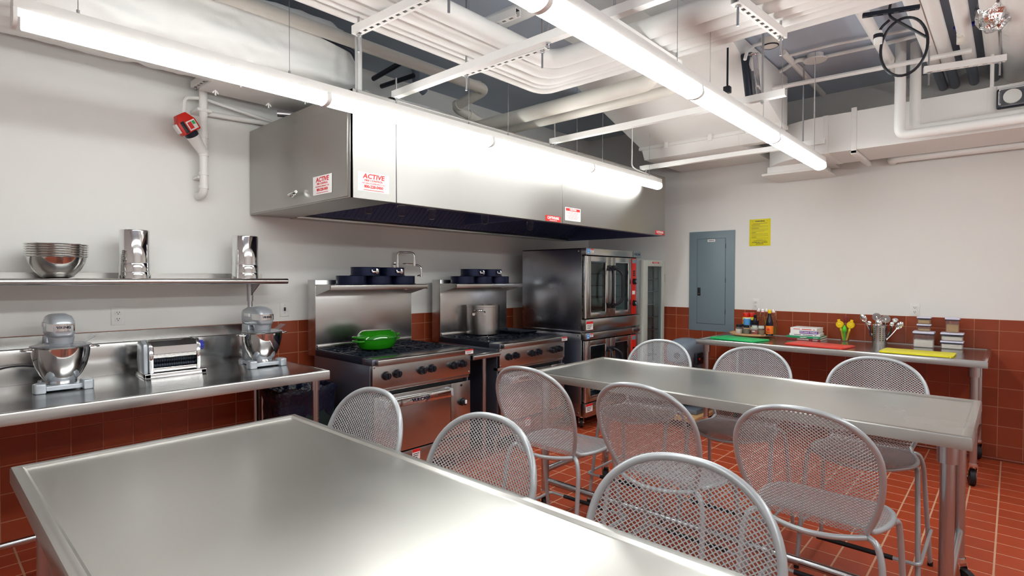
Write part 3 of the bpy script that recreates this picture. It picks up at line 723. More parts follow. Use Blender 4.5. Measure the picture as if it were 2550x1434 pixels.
# ------------------------------------------------------------------ counter on the stove wall
CZ = .905
t = thing('wall_counter', 'long stainless counter with backsplash under the wall shelf', 'counter', (-5.7, -.48, 0))
CX0, CX1, CY0, CY1 = -1.3, 1.435, -.425, .45     # local
steel_top(CX0, CY0, CX1, CY1, CZ, .058, .03, .004).out('counter_top', 'counter', t, sharp=30)
MB().prism([(.41, CZ-.004), (.45, CZ-.004), (.465, 1.168), (.455, 1.168), (.43, 1.10), (.41, 1.098)], 'yz', CX0, CX1-.155, .002).out('backsplash', 'counter', t)
for lx_, ly_ in ((1.375, -.35), (on(638, 1000, y=-.13).x+5.7, .35), (on(655, 1000, y=-.13).x+5.7, .35), (-1.22, -.35), (-1.22, .36)):
    lg = MB(); lg.cyl((lx_, ly_, .02), (lx_, ly_, CZ-.055), .0205, n=16); l_ = lg.out('leg', 'leg', t)
    MB().cyl((lx_, ly_, CZ-.13), (lx_, ly_, CZ-.055), .027, n=16).out('collar', 'leg', l_)
    MB().lathe([(0, 0), (.018, 0), (.022, .03), (.02, .06)], 12, (lx_, ly_, 0)).out('foot', 'leg', t)
MB().cyl((-1.22, -.35, .29), (1.375, -.35, .29), .016, n=12).out('stretcher', 'leg', t)
# overshelf on a post
SZ = 1.500
t = thing('wall_shelf', 'stainless overshelf on a post holding bowls and steel canisters', 'shelf', (-5.6, -.22, CZ))
zz = SZ-CZ
sh = MB(); sh.prism([(-.20, zz), (.20, zz), (.20, zz+.035), (.205, zz+.035), (.205, zz-.012), (-.19, zz-.012)], 'yz', -1.4, 1.28); sh.out('shelf_plate', 'steel', t)
MB().cyl((-1.4, -.20, zz-.017), (1.285, -.20, zz-.017), .0185, n=16).out('rolled_edge', 'steel', t)
for px_ in (1.13, -.95):
    MB().cyl((px_, .05, 0), (px_, .05, zz-.012), .0165, n=16).out('post', 'leg', t)
    b = MB(); b.cyl((px_, .05, zz-.16), (px_, .05, zz-.012), .021, n=16); b.prism([(-.15, zz-.014), (.05, zz-.014), (.05, zz-.13)], 'yz', px_-.003, px_+.003); b.prism([(px_, zz-.014), (px_+.11, zz-.014), (px_, zz-.12)], 'xz', .047, .053); b.out('bracket', 'leg', t)
# nested bowls
for k in range(6):
    z0 = SZ+.001+.013*k; R_ = .140+.0006*k
    prof = [(0, 0), (.05, 0), (.075, .008), (.105, .045), (.125, .085), (.133, .118), (.139, .120), (.141, .123), (.139, .127), (.131, .124), (.122, .09), (.10, .05), (.072, .014), (.05, .006), (0, .006)]
    o = MB().lathe([(r*R_/.14, z) for r, z in prof], 40).out('mixing_bowl', 'polished', None, (-5.545, -.22, z0))
    tag(o, ['lowest', 'second', 'third', 'fourth', 'fifth', 'topmost'][k]+' steel mixing bowl of the nested stack on the shelf', 'bowl', 'nested mixing bowls')
# upturned steel canisters
for (x, r, lab) in ((-5.175, .078, 'tall shiny steel canister on the shelf above the wall outlet'), (-4.52, .083, 'tall shiny steel canister on the shelf above the post')):
    t = thing('steel_canister', lab, 'canister', (x, -.22, SZ), 0, 'steel canisters on the shelf')
    MB().lathe([(0, .296), (r-.008, .296), (r-.002, .294), (r, .288), (r, .0955), (0, .0955)], 36).out('upper_can', 'chrome', t)
    MB().lathe([(r+.001, .094), (r+.002, .09), (r+.002, .0415), (0, .0415), (0, .094), (r+.001, .094)], 36).out('middle_can', 'chrome', t)
    MB().lathe([(0, .04), (r+.003, .04), (r+.004, .036), (r+.004, .001), (0, .001)], 36).out('lower_can', 'chrome', t)
# outlets and switch
def outlet(loc, rotz, label, kind='outlet'):
    t = thing('wall_'+kind, label, kind, loc, rotz)
    MB().box(-.036, -.006, -.058, .036, 0, .058, .002).out('cover_plate', 'paper', t)
    if kind == 'outlet':
        for dz in (-.02, .02):
            f = MB().box(-.017, -.009, dz-.014, .017, -.006, dz+.014, .003).out('receptacle', 'paper', t)
            b = MB(); b.box(-.008, -.0095, dz-.002, -.005, -.009, dz+.007); b.box(.005, -.0095, dz-.002, .008, -.009, dz+.007); b.cyl((0, -.0095, dz-.008), (0, -.009, dz-.008), .003, n=8); b.out('slot', 'ink', f)
    else:
        MB().box(-.006, -.016, -.014, .006, -.006, .014, .002).out('toggle', 'black', t)
        for zz in (-.03, .03): MB().cyl((0, -.008, zz), (0, -.006, zz), .003, n=8).out('screw', 'leg', t)
outlet((-5.218, 0, 1.263), 0, 'white double wall outlet above the pasta machine')
outlet((-4.142, 0, 1.263), 0, 'white wall switch plate with a dark toggle beside the stove', 'switch')
outlet((0, -2.155, 1.236), -PI/2, 'white double wall outlet behind the seasoning bottles')
outlet((0, -3.537, 1.230), -PI/2, 'white double wall outlet above the stacked storage boxes')

# ------------------------------------------------------------------ stand mixers
def stand_mixer(loc, label):
    t = thing('stand_mixer', label, 'mixer', loc, 0, 'silver stand mixers')
    # base: plate and four chunky feet
    b = MB(); b.prism([(-.10, -.135), (.10, -.135), (.08, .0), (.06, .17), (-.06, .17), (-.075, 0)], 'xy', .008, .034, .006); base = b.out('base', 'silver', t)
    for sx in (-1, 1):
        f = MB(); f.prism([(sx*.078, -.160), (sx*.124, -.152), (sx*.130, -.105), (sx*.105, -.06), (sx*.07, -.08)], 'xy', 0, .052, .008); f.out('front_foot', 'silver', t)
        f = MB(); f.prism([(sx*.03, .12), (sx*.075, .12), (sx*.075, .175), (sx*.03, .175)], 'xy', 0, .03, .006); f.out('rear_foot', 'silver', t)
    # column and head
    MB().prism([(.035, .03), (.17, .03), (.165, .15), (.17, .28), (.06, .28), (.05, .2), (.045, .1)], 'yz', -.052, .052, .008).out('column', 'silver', t)
    h = MB(); secs = []
    prof = [(.185, .275, .345, .035), (.175, .27, .385, .055), (.12, .268, .400, .060), (.02, .27, .408, .062), (-.05, .27, .405, .063), (-.09, .275, .395, .062), (-.115, .285, .375, .054), (-.125, .30, .355, .042)]
    for y, z0, z1, hw in prof:
        ring = []; hw *= .88
        for k in range(24):
            a = 2*PI*k/24; c, s_ = math.cos(a), math.sin(a); p = 4; rr = (abs(c)**p+abs(s_)**p)**(-1/p)
            ring.append(h.bm.verts.new((c*rr*hw, y, (z0+z1)/2+s_*rr*(z1-z0)/2)))
        secs.append(ring)
    for a, b_ in zip(secs, secs[1:]):
        for k in range(24): h.faces_new([a[k], a[(k+1)%24], b_[(k+1)%24], b_[k]])
    h.faces_new(secs[0][::-1]); h.faces_new(secs[-1])
    head = h.out('head', 'silver', t, sharp=60)
    # chrome trim band wrapped round the nose
    b = MB(); pts = [(-.058, -.02), (-.058, -.085), (-.05, -.115), (-.027, -.129), (0, -.131), (.027, -.129), (.05, -.115), (.058, -.085), (.058, -.02)]
    outer = pts; inner = [(x*.9, y*.9+.004) for x, y in pts]
    b.prism(outer+inner[::-1], 'xy', .318, .358); band = b.out('trim_band', 'chrome', t)
    text(band, 'VIKING', .019, 'ink', (0, -.1325, .338), RY, bold=.0004)
    MB().box(-.062, .02, .335, -.052, .10, .358, .002).out('side_switch_plate', 'paper', t)
    MB().cyl((0, -.055, .235), (0, -.055, .285), .050, .058, 22).out('planetary_hub', 'silver', t)
    # bowl
    bw = MB().lathe([(0, .036), (.058, .036), (.058, .052), (.064, .056), (.080, .085), (.097, .13), (.107, .18), (.111, .228), (.115, .232), (.112, .236), (.107, .23), (.103, .18), (.093, .13), (.076, .09), (0, .065)], 40, (0, -.05, 0), 1.15, 1.15).out('bowl', 'chrome', t)
    for sx in (-1, 1):
        b = MB(); b.tube(fillet([(sx*.120, -.075, .218), (sx*.165, -.075, .222), (sx*.165, -.025, .222), (sx*.120, -.025, .218)], .02, 4), .0042, 8); b.out('bowl_handle', 'chrome', bw)
    sh = MB().lathe([(.05, .252), (.08, .25), (.116, .241), (.118, .236), (.112, .238), (.08, .246), (.05, .248)], 32, (0, -.05, 0), 1.12, 1.12).out('pouring_shield', 'clear', t)
    b = MB(); b.prism([(.085, .244), (.140, .282), (.142, .280), (.09, .242)], 'xz', -.10, -.02); b.out('pouring_chute', 'clear', t)
    return t
stand_mixer((-5.555, -.33, CZ-.004), 'silver stand mixer with steel bowl under the stacked mixing bowls')
stand_mixer((-4.475, -.33, CZ-.004), 'silver stand mixer with steel bowl next to the shelf post')
c = MB(); c.tube(fillet([(-5.60, -.16, 1.0), (-5.72, -.12, 1.02), (-5.9, -.14, .98), (-6.15, -.2, .912), (-6.6, -.2, .912)], .08, 5), .005, 6)
tag(c.out('mixer_cord', 'black'), 'black power cord trailing left from the mixer under the bowls', 'cord')

# pasta machine
t = thing('pasta_machine', 'chrome hand-crank pasta machine with blue dial on the counter', 'pasta machine', (-5.0, -.275, CZ-.004)); t.scale = (1.13, 1.13, 1.13)
b = MB(); b.box(-.15, -.10, 0, .15, -.075, .024, .004); b.box(-.15, .075, 0, .15, .10, .024, .004); b.box(-.15, -.10, 0, -.12, .10, .024, .004); b.box(.12, -.10, 0, .15, .10, .024, .004); b.out('base_frame', 'chrome', t)
for sx in (-1, 1):
    b = MB(); x0, x1 = (-.125, -.105) if sx < 0 else (.105, .125)
    b.prism([(-.085, .024), (.085, .024), (.085, .12), (.07, .175), (.05, .195), (-.05, .195), (-.075, .17), (-.085, .12)], 'yz', x0, x1, .004); b.out('side_plate', 'chrome', t)
b = MB(); b.prism([(-.075, .02), (.04, .02), (.06, .10), (.05, .19), (-.02, .20), (-.07, .18)], 'yz', -.150, -.126, .01); b.out('end_cover', 'silver', t)
b = MB(); b.prism([(-.088, .125), (-.082, .165), (-.05, .192), (-.045, .19), (-.076, .163), (-.082, .125)], 'yz', -.105, .105); b.prism([(.05, .192), (.082, .165), (.088, .125), (.082, .125), (.076, .163), (.045, .19)], 'yz', -.105, .105); b.out('hood_guard', 'chrome', t)
b = MB(); b.cyl((-.105, -.055, .115), (.105, -.055, .115), .02, n=18); b.out('guide_roller', 'polished', t)
for yy, zz_ in ((-.03, .085), (.015, .085), (-.03, .055), (.015, .055)):
    b = MB()
    for q in range(18): b.cyl((-.104+.0115*q, yy, zz_), (-.104+.0115*q+.008, yy, zz_), .017, n=14)
    b.cyl((-.105, yy, zz_), (.105, yy, zz_), .013, n=12); b.out('cutting_roller', 'dark', t)
MB().box(-.105, -.078, .03, .105, -.072, .05, .002).out('front_bar', 'chrome', t)
MB().cyl((.125, -.01, .15), (.14, -.01, .15), .018, n=16).out('dial_shaft', 'paper', t)
b = MB(); b.cyl((.14, -.01, .15), (.158, -.01, .15), .021, n=18)
for q in range(8): a = 2*PI*q/8; b.cyl((.139, -.01+.021*math.cos(a), .15+.021*math.sin(a)), (.159, -.01+.021*math.cos(a), .15+.021*math.sin(a)), .006, n=8)
b.out('dial', 'blue', t)

# waste bin under the counter end
t = thing('waste_bin', 'dark green waste bin lined with a black bag under the counter end', 'bin', (-4.27, -.50, 0))
b = MB(); A = [(-.20, -.13), (.20, -.13), (.20, .13), (-.20, .13)]
lo = [b.bm.verts.new((x*.8, y*.85, 0)) for x, y in A]; hi = [b.bm.verts.new((x, y, .70)) for x, y in A]
for i in range(4): b.faces_new([lo[i], lo[(i+1)%4], hi[(i+1)%4], hi[i]])
b.faces_new(lo[::-1]); b.out('bin_body', 'bin', t)
b = MB(); rnd = random.Random(9); N = 48
def rr(k, s_, z, j=0):
    a = 2*PI*k/N; c, sn = math.cos(a), math.sin(a); p = 8; q = (abs(c)**p+abs(sn)**p)**(-1/p)
    return (c*q*.205*s_+rnd.uniform(-j, j), sn*q*.135*s_+rnd.uniform(-j, j), z+rnd.uniform(-j, j)*2)
rows_ = [[b.bm.verts.new(rr(k, s_, z, j)) for k in range(N)] for s_, z, j in ((1.0, .56, .012), (1.04, .62, .006), (1.03, .67, .004), (1.08, .70, .005), (1.10, .73, .005), (1.06, .755, .006), (.98, .75, .004), (.95, .6, .01))]
for a_, b_ in zip(rows_, rows_[1:]):
    for k in range(N): b.faces_new([a_[k], a_[(k+1)%N], b_[(k+1)%N], b_[k]])
b.faces_new(rows_[-1]); b.out('bin_liner', 'bag', t, sharp=60)

# ------------------------------------------------------------------ ranges
def label_sticker(par, x0, x1, z0, z1, y, m2='sred'):
    s_ = MB().box(x0, y-.001, z0, x1, y, z1).out('warning_sticker', 'paper', par)
    MB().box(x0, y-.0013, z1-(z1-z0)*.3, x1, y-.001, z1).out('red_band', m2, s_)
    fine_print(s_, [(x0+(x1-x0)*.12, x0+(x1-x0)*(.88-.12*k), z0+(z1-z0)*(.55-.18*k), (z1-z0)*.07) for k in range(3)], y-.001, 'ink')
    return s_
def knob(par, x, y, z, name='knob'):
    b = MB(); b.cyl((x, y, z), (x, y-.012, z), .031, n=20); b.cyl((x, y-.012, z), (x, y-.042, z), .026, .023, 18); b.box(x-.005, y-.05, z-.022, x+.005, y-.04, z+.022, .003)
    return b.out(name, 'black', par)
def gas_range(x0, label, n):
    W = .914; t = thing('gas_range', label, 'stove', (x0, -.20, 0), 0, 'six burner gas ranges')
    yf = -.79             # front control panel, local
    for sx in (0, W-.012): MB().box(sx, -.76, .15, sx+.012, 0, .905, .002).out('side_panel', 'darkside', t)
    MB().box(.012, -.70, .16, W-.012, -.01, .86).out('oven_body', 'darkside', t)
    MB().box(.003, yf, .742, W-.003, -.72, .915, .003).out('control_panel', 'steel', t)
    nose = MB(); nose.prism([(yf-.030, .905), (yf-.030, .942), (yf-.022, .950), (-.66, .950), (-.66, .938), (yf-.005, .938), (yf-.005, .905)], 'yz', .028, W-.0, .002); nose.out('front_ledge', 'steel', t)
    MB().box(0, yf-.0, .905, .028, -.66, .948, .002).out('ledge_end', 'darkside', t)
    for k, xx in enumerate((.105, .195, .415, .505, .725, .815)):
        knob(t, xx, yf, .835+(0.0 if k % 2 else -.004))
    for xx in (.014, W-.014):
        for zz in (.76, .895): MB().cyl((xx, yf, zz), (xx, yf-.004, zz), .006, n=8).out('screw', 'chrome', t)
    MB().box(.0, yf+.02, .715, W, -.72, .742, .002).out('trim_rail', 'steel', t)
    MB().box(.02, yf+.06, .69, W-.02, -.70, .715).out('vent_gap', 'black', t)
    dr = MB().box(.012, yf-.005, .275, .70, -.705, .69, .004).out('oven_door', 'steel', t)
    h = MB(); h.prism([(yf-.075, .612), (yf-.068, .668), (yf-.03, .672), (yf-.03, .664), (yf-.06, .66), (yf-.066, .612)], 'yz', .06, .66, .002); h.out('door_handle', 'chrome', dr)
    for xx in (.05, .64):
        MB().prism([(yf-.075, .612), (yf-.068, .670), (yf, .675), (yf, .60), (yf-.06, .605)], 'yz', xx, xx+.03, .005).out('handle_end', 'silver', dr)
    text(dr, 'VULCAN', .036, 'ink', (.36, yf-.0735, .638), (PI/2+.1, 0, 0), bold=.0016, sx=1.1)
    pnl = MB().box(.706, yf-.002, .275, W-.006, -.705, .69, .003).out('thermostat_panel', 'steel', t)
    MB().cyl((.81, yf-.002, .665), (.81, yf-.006, .665), .009, n=12).out('indicator', 'black', t)
    kb = knob(t, .815, yf-.002, .535, 'thermostat_knob')
    MB().box(.808, yf-.056, .525, .824, yf-.045, .555, .003).out('knob_pointer', 'paper', kb)
    MB().box(.012, yf-.0, .15, W-.006, -.705, .265, .003).out('kick_panel', 'steel', t)
    label_sticker(t, .335, .405, .185, .262, yf)
    label_sticker(t, W-.085, W-.003, .908, .945, yf-.031)
    for xx in (.06, W-.06):
        for yy in (-.68, -.08): MB().cyl((xx, yy, 0), (xx, yy, .16), .022, .026, 12).out('leg', 'leg', t)
    # cooktop
    MB().box(.006, -.66, .86, W-.006, -.02, .905).out('burner_tray', 'iron', t)
    for xx in (0, W-.02): MB().box(xx, -.67, .905, xx+.02, -.015, .950, .003).out('cooktop_rail', 'iron', t)
    for i in range(3):
        for j in range(2):
            cx, cy = .157+.300*i, -.505+.315*j; g = MB(); a, c_ = .143, .150; zt = .955
            def bar(p, q, w_=.006): 
                p, q = Vector((cx+p[0], cy+p[1], 0)), Vector((cx+q[0], cy+q[1], 0)); d = (q-p).normalized(); nrm = Vector((-d.y, d.x, 0))*w_
                vs = [p-nrm, q-nrm, q+nrm, p+nrm]
                lo_ = [g.bm.verts.new((v.x, v.y, zt-.03)) for v in vs]; hi_ = [g.bm.verts.new((v.x, v.y, zt)) for v in vs]
                for k in range(4): g.faces_new([lo_[k], lo_[(k+1)%4], hi_[(k+1)%4], hi_[k]])
                g.faces_new(lo_[::-1]); g.faces_new(hi_)
            for p, q in (((-a, -c_), (a, -c_)), ((a, -c_), (a, c_)), ((a, c_), (-a, c_)), ((-a, c_), (-a, -c_))): bar(p, q, .008)
            oc = [(.085*math.cos(PI/8+PI/4*k), .085*math.sin(PI/8+PI/4*k)) for k in range(8)]
            for k in range(8): bar(oc[k], oc[(k+1)%8], .0045)
            for k in range(4):
                an = PI/2*k; d = (math.cos(an), math.sin(an)); bar((d[0]*.03, d[1]*.03), (d[0]*(a if k % 2 == 0 else c_), d[1]*(a if k % 2 == 0 else c_)))
                an += PI/4; d = (math.cos(an), math.sin(an)); bar((d[0]*.08, d[1]*.08), (d[0]*.195, d[1]*.195), .005)
            g.out('burner_grate', 'iron', t)
            MB().lathe([(0, .935), (.03, .932), (.042, .92), (.045, .90), (0, .90)], 18, (cx, cy, 0)).out('burner', 'dark', t)
    # backguard with shelf
    MB().box(.0, -.02, .90, W, .10, 1.49, .003).out('backguard', 'steel', t)
    MB().box(.01, -.035, .955, W-.01, -.02, .985, .002).out('splash_lip', 'steel', t)
    MB().prism([(-.02, 1.455), (-.245, 1.455), (-.252, 1.45), (-.252, 1.415), (-.245, 1.415), (-.245, 1.446), (-.02, 1.446)], 'yz', 0, W, .001).out('high_shelf', 'steel', t)
    for xx in (.002, W-.006):
        MB().prism([(-.02, 1.447), (-.235, 1.447), (-.235, 1.42), (-.02, 1.37)], 'yz', xx, xx+.004).out('shelf_bracket', 'steel', t)
    MB().box(W-.075, -.028, 1.40, W-.01, -.02, 1.447, .001).out('bracket_tab', 'leg', t)
    return t
R1X, R2X = -4.0, -2.752
gas_range(R1X, 'stainless six burner gas range carrying the green casserole', 0)
gas_range(R2X, 'stainless six burner gas range carrying the stock pot', 1)
# spacer table between the ranges
t = thing('spacer_table', 'narrow stainless filler table between the two ranges', 'table', (-2.92, -.60, 0))
steel_top(-.155, -.40, .155, .38, .893, .045, .02, .003).out('table_top', 'counter', t)
MB().cyl((-.155, -.40, .872), (.155, -.40, .872), .019, n=14).out('rolled_edge', 'leg', t)
for xx, yy in ((0.03, -.34), (.03, .32)): MB().cyl((xx, yy, 0), (xx, yy, .85), .0205, n=14).out('leg', 'leg', t)
MB().box(-.14, .30, .1, .14, .31, .85).out('back_plate', 'darkside', t)

# springform pans
def springform(x, y, z, clasp, label, group, R_=.115, H_=.068):
    t = thing('springform_pan', label, 'pan', (x, y, z), 0, group)
    MB().lathe([(0, .004), (R_-.002, .004), (R_-.002, .009), (R_, .010), (R_, H_-.003), (R_+.003, H_), (R_-.001, H_), (R_-.003, H_-.003), (R_-.003, .014), (0, .012)], 40).out('ring_wall', 'pan', t)
    MB().lathe([(0, 0), (R_+.007, 0), (R_+.007, .0045), (R_, .006), (0, .006)], 40).out('base_plate', 'pan', t)
    if clasp:
        a = -PI/2+clasp; c, s_ = math.cos(a), math.sin(a)
        g = MB(); g.box(-.026, -.012, .022, .014, -.001, .036, .003); g.box(.006, -.010, .016, .026, -.001, .054, .003); g.box(-.03, -.010, .026, -.018, -.002, .046, .003)
        g.out('clasp', 'chrome', t, (c*R_, s_*R_, -.004), (0, 0, a+PI/2)).scale = (1.25, 1.25, 1.15)
    return t
def pans(xc, y, z, where):
    g = 'springform pans on the shelf of the range with the '+where; sp = .239; dx = .012
    for k in range(3): springform(xc+(k-1)*sp, y, z, 0, ['left', 'middle', 'right'][k]+' dark springform pan of the lower three above the '+where, g)
    for k in range(2): springform(xc+(k-.5)*sp+.006, y-.005, z+.0685, .10 if k == 0 else .06, ['left', 'right'][k]+' dark springform pan of the upper two above the '+where, g)
pans(-3.52, -.335, 1.456, 'green casserole')
pans(-2.335, -.335, 1.456, 'stock pot')

# pot filler faucet
t = thing('pot_filler', 'chrome pot filler faucet on the wall above the range shelf', 'faucet', (-3.12, -.01, 1.62))
b = MB(); b.cyl((0, .01, .0), (0, -.012, .0), .03, n=18); b.cyl((0, 0, 0), (0, -.05, 0), .012, n=12); b.cyl((0, -.05, -.02), (0, -.05, .05), .014, n=14); b.out('wall_valve', 'chrome', t)
MB().tube(fillet([(0, -.05, .04), (0, -.05, .12), (.06, -.09, .12), (.12, -.14, .115), (.12, -.14, .02)], .035, 5), .010, 12).out('upper_arm', 'chrome', t)
b = MB(); b.cyl((.12, -.14, -.005), (.12, -.14, .04), .014, n=14); b.cyl((.12, -.14, .015), (.02, -.10, .015), .006, n=8); b.out('swivel_joint', 'chrome', t)
MB().tube(fillet([(.12, -.14, .005), (.15, -.165, .0), (.165, -.18, -.02), (.165, -.18, -.08)], .04, 5), .010, 12).out('spout', 'chrome', t)
b = MB(); b.cyl((.165, -.18, -.08), (.165, -.18, -.105), .015, n=14); b.cyl((.165, -.18, -.085), (.13, -.17, -.095), .006, n=8); b.out('nozzle', 'chrome', t)

# green oval casserole
t = thing('casserole', 'glossy green enamel oval casserole with lid on the range', 'casserole', (-3.655, -.53, .955), .12)
MB().lathe([(0, 0), (.12, 0), (.145, .012), (.165, .05), (.172, .083), (.168, .083), (.15, .02), (0, .01)], 48, (0, 0, 0), 1, .72).out('pot_body', 'green', t)
lid = MB().lathe([(.174, .084), (.177, .088), (.172, .100), (.158, .125), (.135, .143), (.115, .149), (0, .150)], 48, (0, 0, 0), 1, .72).out('lid', 'green', t)
MB().lathe([(.170, .0825), (.1745, .0825), (.1745, .0845), (.170, .0845)], 48, (0, 0, 0), 1, .72).out('rim_gap', 'ink', t)
for zz, par in ((.070, t), (.100, lid)):
    for sx in (-1, 1):
        b = MB(); b.tube(fillet([(sx*.160, -.045, zz), (sx*.205, -.04, zz+.004), (sx*.208, .04, zz+.004), (sx*.160, .045, zz)], .025, 4), .008, 10); b.out('lug_handle', 'green', par)
# stock pot
t = thing('stock_pot', 'brushed aluminium stock pot with loop handles on the second range', 'pot', (-2.30, -.33, .955), .35)
MB().lathe([(0, 0), (.155, 0), (.165, .01), (.166, .27), (.170, .272), (.170, .29), (.163, .29), (.161, .02), (0, .012)], 48).out('pot_body', 'steel', t)
for an in (PI+.25, .25):
    b = MB(); b.tube(fillet([(.166, -.055, .205), (.168, -.055, .235), (.215, -.03, .245), (.215, .03, .245), (.168, .055, .235), (.166, .055, .205)], .03, 4), .0062, 8)
    for yy in (-.055, .055): b.cyl((.163, yy, .205), (.172, yy, .205), .014, n=10)
    b.out('loop_handle', 'chrome', t, rot=(0, 0, an))
t = thing('griddle_pan', 'black baking tray lying across the back burners beside the stock pot', 'tray', (-1.97, -.38, .956), .0)
mb = MB(); L0 = [(-.125, -.26), (.115, -.26), (.115, .14), (-.125, .14)]
for (s0, z0), (s1, z1) in zip([(0, 0), (-.02, .025), (-.028, .027)], [(-.02, .025), (-.028, .027), (-.028, .024)]): pass
def loopz(d, z): return [mb.bm.verts.new((x+(d if x > 0 else -d), y+(d if y > 0 else -d), z)) for x, y in L0]
LL = [loopz(0, 0), loopz(.012, .024), loopz(.02, .026), loopz(.02, .022), loopz(.014, .021), loopz(.002, -.0)]
LL = [loopz(-.004, .004), loopz(.008, .026), loopz(.018, .027), loopz(.018, .023), loopz(.011, .022), loopz(0, 0)]
for a_, b_ in zip(LL, LL[1:]):
    for k in range(4): mb.faces_new([a_[k], a_[(k+1)%4], b_[(k+1)%4], b_[k]])
mb.faces_new(LL[0]); mb.faces_new(LL[-1][::-1]); mb.out('tray_body', 'iron', t)
b = MB(); b.tube(fillet([(-.08, -.275, .024), (-.08, -.30, .03), (.06, -.30, .03), (.06, -.275, .024)], .02, 3), .005, 8); b.out('tray_handle', 'iron', t)

# ------------------------------------------------------------------ double convection oven
OX0, OX1 = -1.64, -.578; OW = OX1-OX0
def convection_oven(z0, z1, label, upper):
    t = thing('convection_oven', label, 'oven', (OX0, -1.10, z0), 0, 'stacked convection ovens'); H_ = z1-z0
    for xx in (0, OW-.012): MB().box(xx, .055, 0, xx+.012, .83, H_, .002).out('side_panel', 'side', t)
    MB().box(.0, .055, H_-.012, OW, .83, H_-.0, .002).out('top_panel', 'side', t)
    MB().box(.012, .80, 0, OW-.012, .82, H_-.012).out('back_panel', 'side', t)
    MB().box(.012, .06, 0, OW-.012, .80, .10).out('oven_bottom', 'darkside', t)
    # header and sill
    hd = MB().box(-.002, -.0, H_-.068, OW+.002, .06, H_, .003).out('header', 'steel', t)
    sl = MB().box(0, .0, 0, OW, .06, .115 if upper else .135, .003).out('sill', 'steel', t)
    bx = MB().box(OW-.165, -.004, H_-.064, OW-.004, 0, H_-.004, .002).out('badge_plate', 'bluepanel' if upper else 'steel', t)
    text(bx, 'VULCAN', .034, 'ink', (OW-.084, -.0045, H_-.034), RY, bold=.0014, sx=.95)
    e = MB().box(.01, -.001, H_-.055, .065, 0, H_-.006).out('energy_sticker', 'lblue', t)
    text(e, 'energy', .014, 'paper', (.037, -.0012, H_-.02), RY); text(e, 'STAR', .013, 'paper', (.037, -.0012, H_-.045), RY, bold=.0004)
    label_sticker(t, .07, .125, H_-.042, H_-.006, -.0005)
    if upper: label_sticker(t, .004, .12, .012, .095, -.0005)
    else: label_sticker(t, .004, .12, -.0+.05, .13, -.0005)
    dz0, dz1 = (.125 if upper else .145), H_-.078
    # cavity
    xd0, xd1 = .02, .86
    c = MB(); c.quad([(xd0, .06, dz0), (xd0, .75, dz0), (xd0, .75, dz1), (xd0, .06, dz1)]); c.quad([(xd1, .06, dz0), (xd1, .75, dz0), (xd1, .75, dz1), (xd1, .06, dz1)])
    c.quad([(xd0, .75, dz0), (xd1, .75, dz0), (xd1, .75, dz1), (xd0, .75, dz1)]); c.quad([(xd0, .06, dz0), (xd1, .06, dz0), (xd1, .75, dz0), (xd0, .75, dz0)]); c.quad([(xd0, .06, dz1), (xd1, .06, dz1), (xd1, .75, dz1), (xd0, .75, dz1)])
    bmesh.ops.remove_doubles(c.bm, verts=c.bm.verts, dist=.0005)
    c.out('oven_cavity', 'beige' if upper else 'barepipe', t)  # upper cavity paler than lower: light inside the oven put into the colour
    for k in range(5):
        zz = dz0+.07+(dz1-dz0-.12)*k/4; r_ = MB()
        r_.cyl((xd0+.01, .12, zz), (xd1-.01, .12, zz), .004, n=6); r_.cyl((xd0+.01, .72, zz), (xd1-.01, .72, zz), .004, n=6)
        for q in range(22):
            xx = xd0+.015+(xd1-xd0-.03)*q/21; r_.cyl((xx, .12, zz), (xx, .72, zz), .0022, n=5)
        r_.out('wire_rack', 'chrome', t)
    # doors with windows
    mid = .442
    for a, b_, wx0, wx1 in ((xd0, mid, .078, .355), (mid+.004, .855, .535, .80)):
        wz0, wz1 = dz0+.055, dz1-.055
        d = MB()
        d.box(a, 0, dz0, wx0, .05, dz1, .003); d.box(wx1, 0, dz0, b_, .05, dz1, .003); d.box(wx0, 0, dz0, wx1, .05, wz0, .003); d.box(wx0, 0, wz1, wx1, .05, dz1, .003)
        dr = d.out('door', 'steel', t); dr['kind_note'] = 'frame'
        del dr['kind_note']
        MB().box(wx0, .010, wz0, wx1, .016, wz1).out('window_pane', 'pane', dr)
        g = MB()
        for (q0, q1) in (((wx0, wz0), (wx1, wz0)), ((wx1, wz0), (wx1, wz1)), ((wx1, wz1), (wx0, wz1)), ((wx0, wz1), (wx0, wz0))): g.cyl((q0[0], .004, q0[1]), (q1[0], .004, q1[1]), .0055, n=8)
        g.out('window_gasket', 'chrome', dr)
        hxx = mid-.035 if a < .3 else mid+.045
        h = MB(); zc = (wz0+wz1)/2; hh = .165
        fx = -.05 if a < .3 else .05
        h.tube(fillet([(hxx, -.004, zc+hh+.03), (hxx+fx*.4, -.05, zc+hh+.015), (hxx+fx, -.085, zc+hh-.03), (hxx+fx, -.085, zc-hh+.03), (hxx+fx*.4, -.05, zc-hh-.015), (hxx, -.004, zc-hh-.03)], .04, 5), .0125, 12)
        for sg in (1, -1): h.box(hxx-.022, -.02, zc+sg*(hh+.03)-.028, hxx+.022, 0, zc+sg*(hh+.03)+.028, .006)
        h.out('door_handle', 'black', dr)
    hg = MB(); hg.cyl((.006, .012, dz0+.0), (.006, .012, dz1), .012, n=12); hg.out('hinge_post', 'chrome', t)
    MB().box(.858, .002, dz0, OW, .06, dz1, .002).out('control_column', 'side', t)
    cp = MB().box(.865, -.006, dz0+.005, .955, .002, dz1-.002, .002).out('control_strip', 'red', t)
    MB().box(.868, -.007, dz1-.055, .952, -.006, dz1-.012).out('brand_patch', 'bluepanel', cp)
    for k in range(3): MB().box(.885, -.012, dz1-.15-.022*k, .925, -.006, dz1-.135-.022*k, .002).out('rocker_switch', 'black', cp)
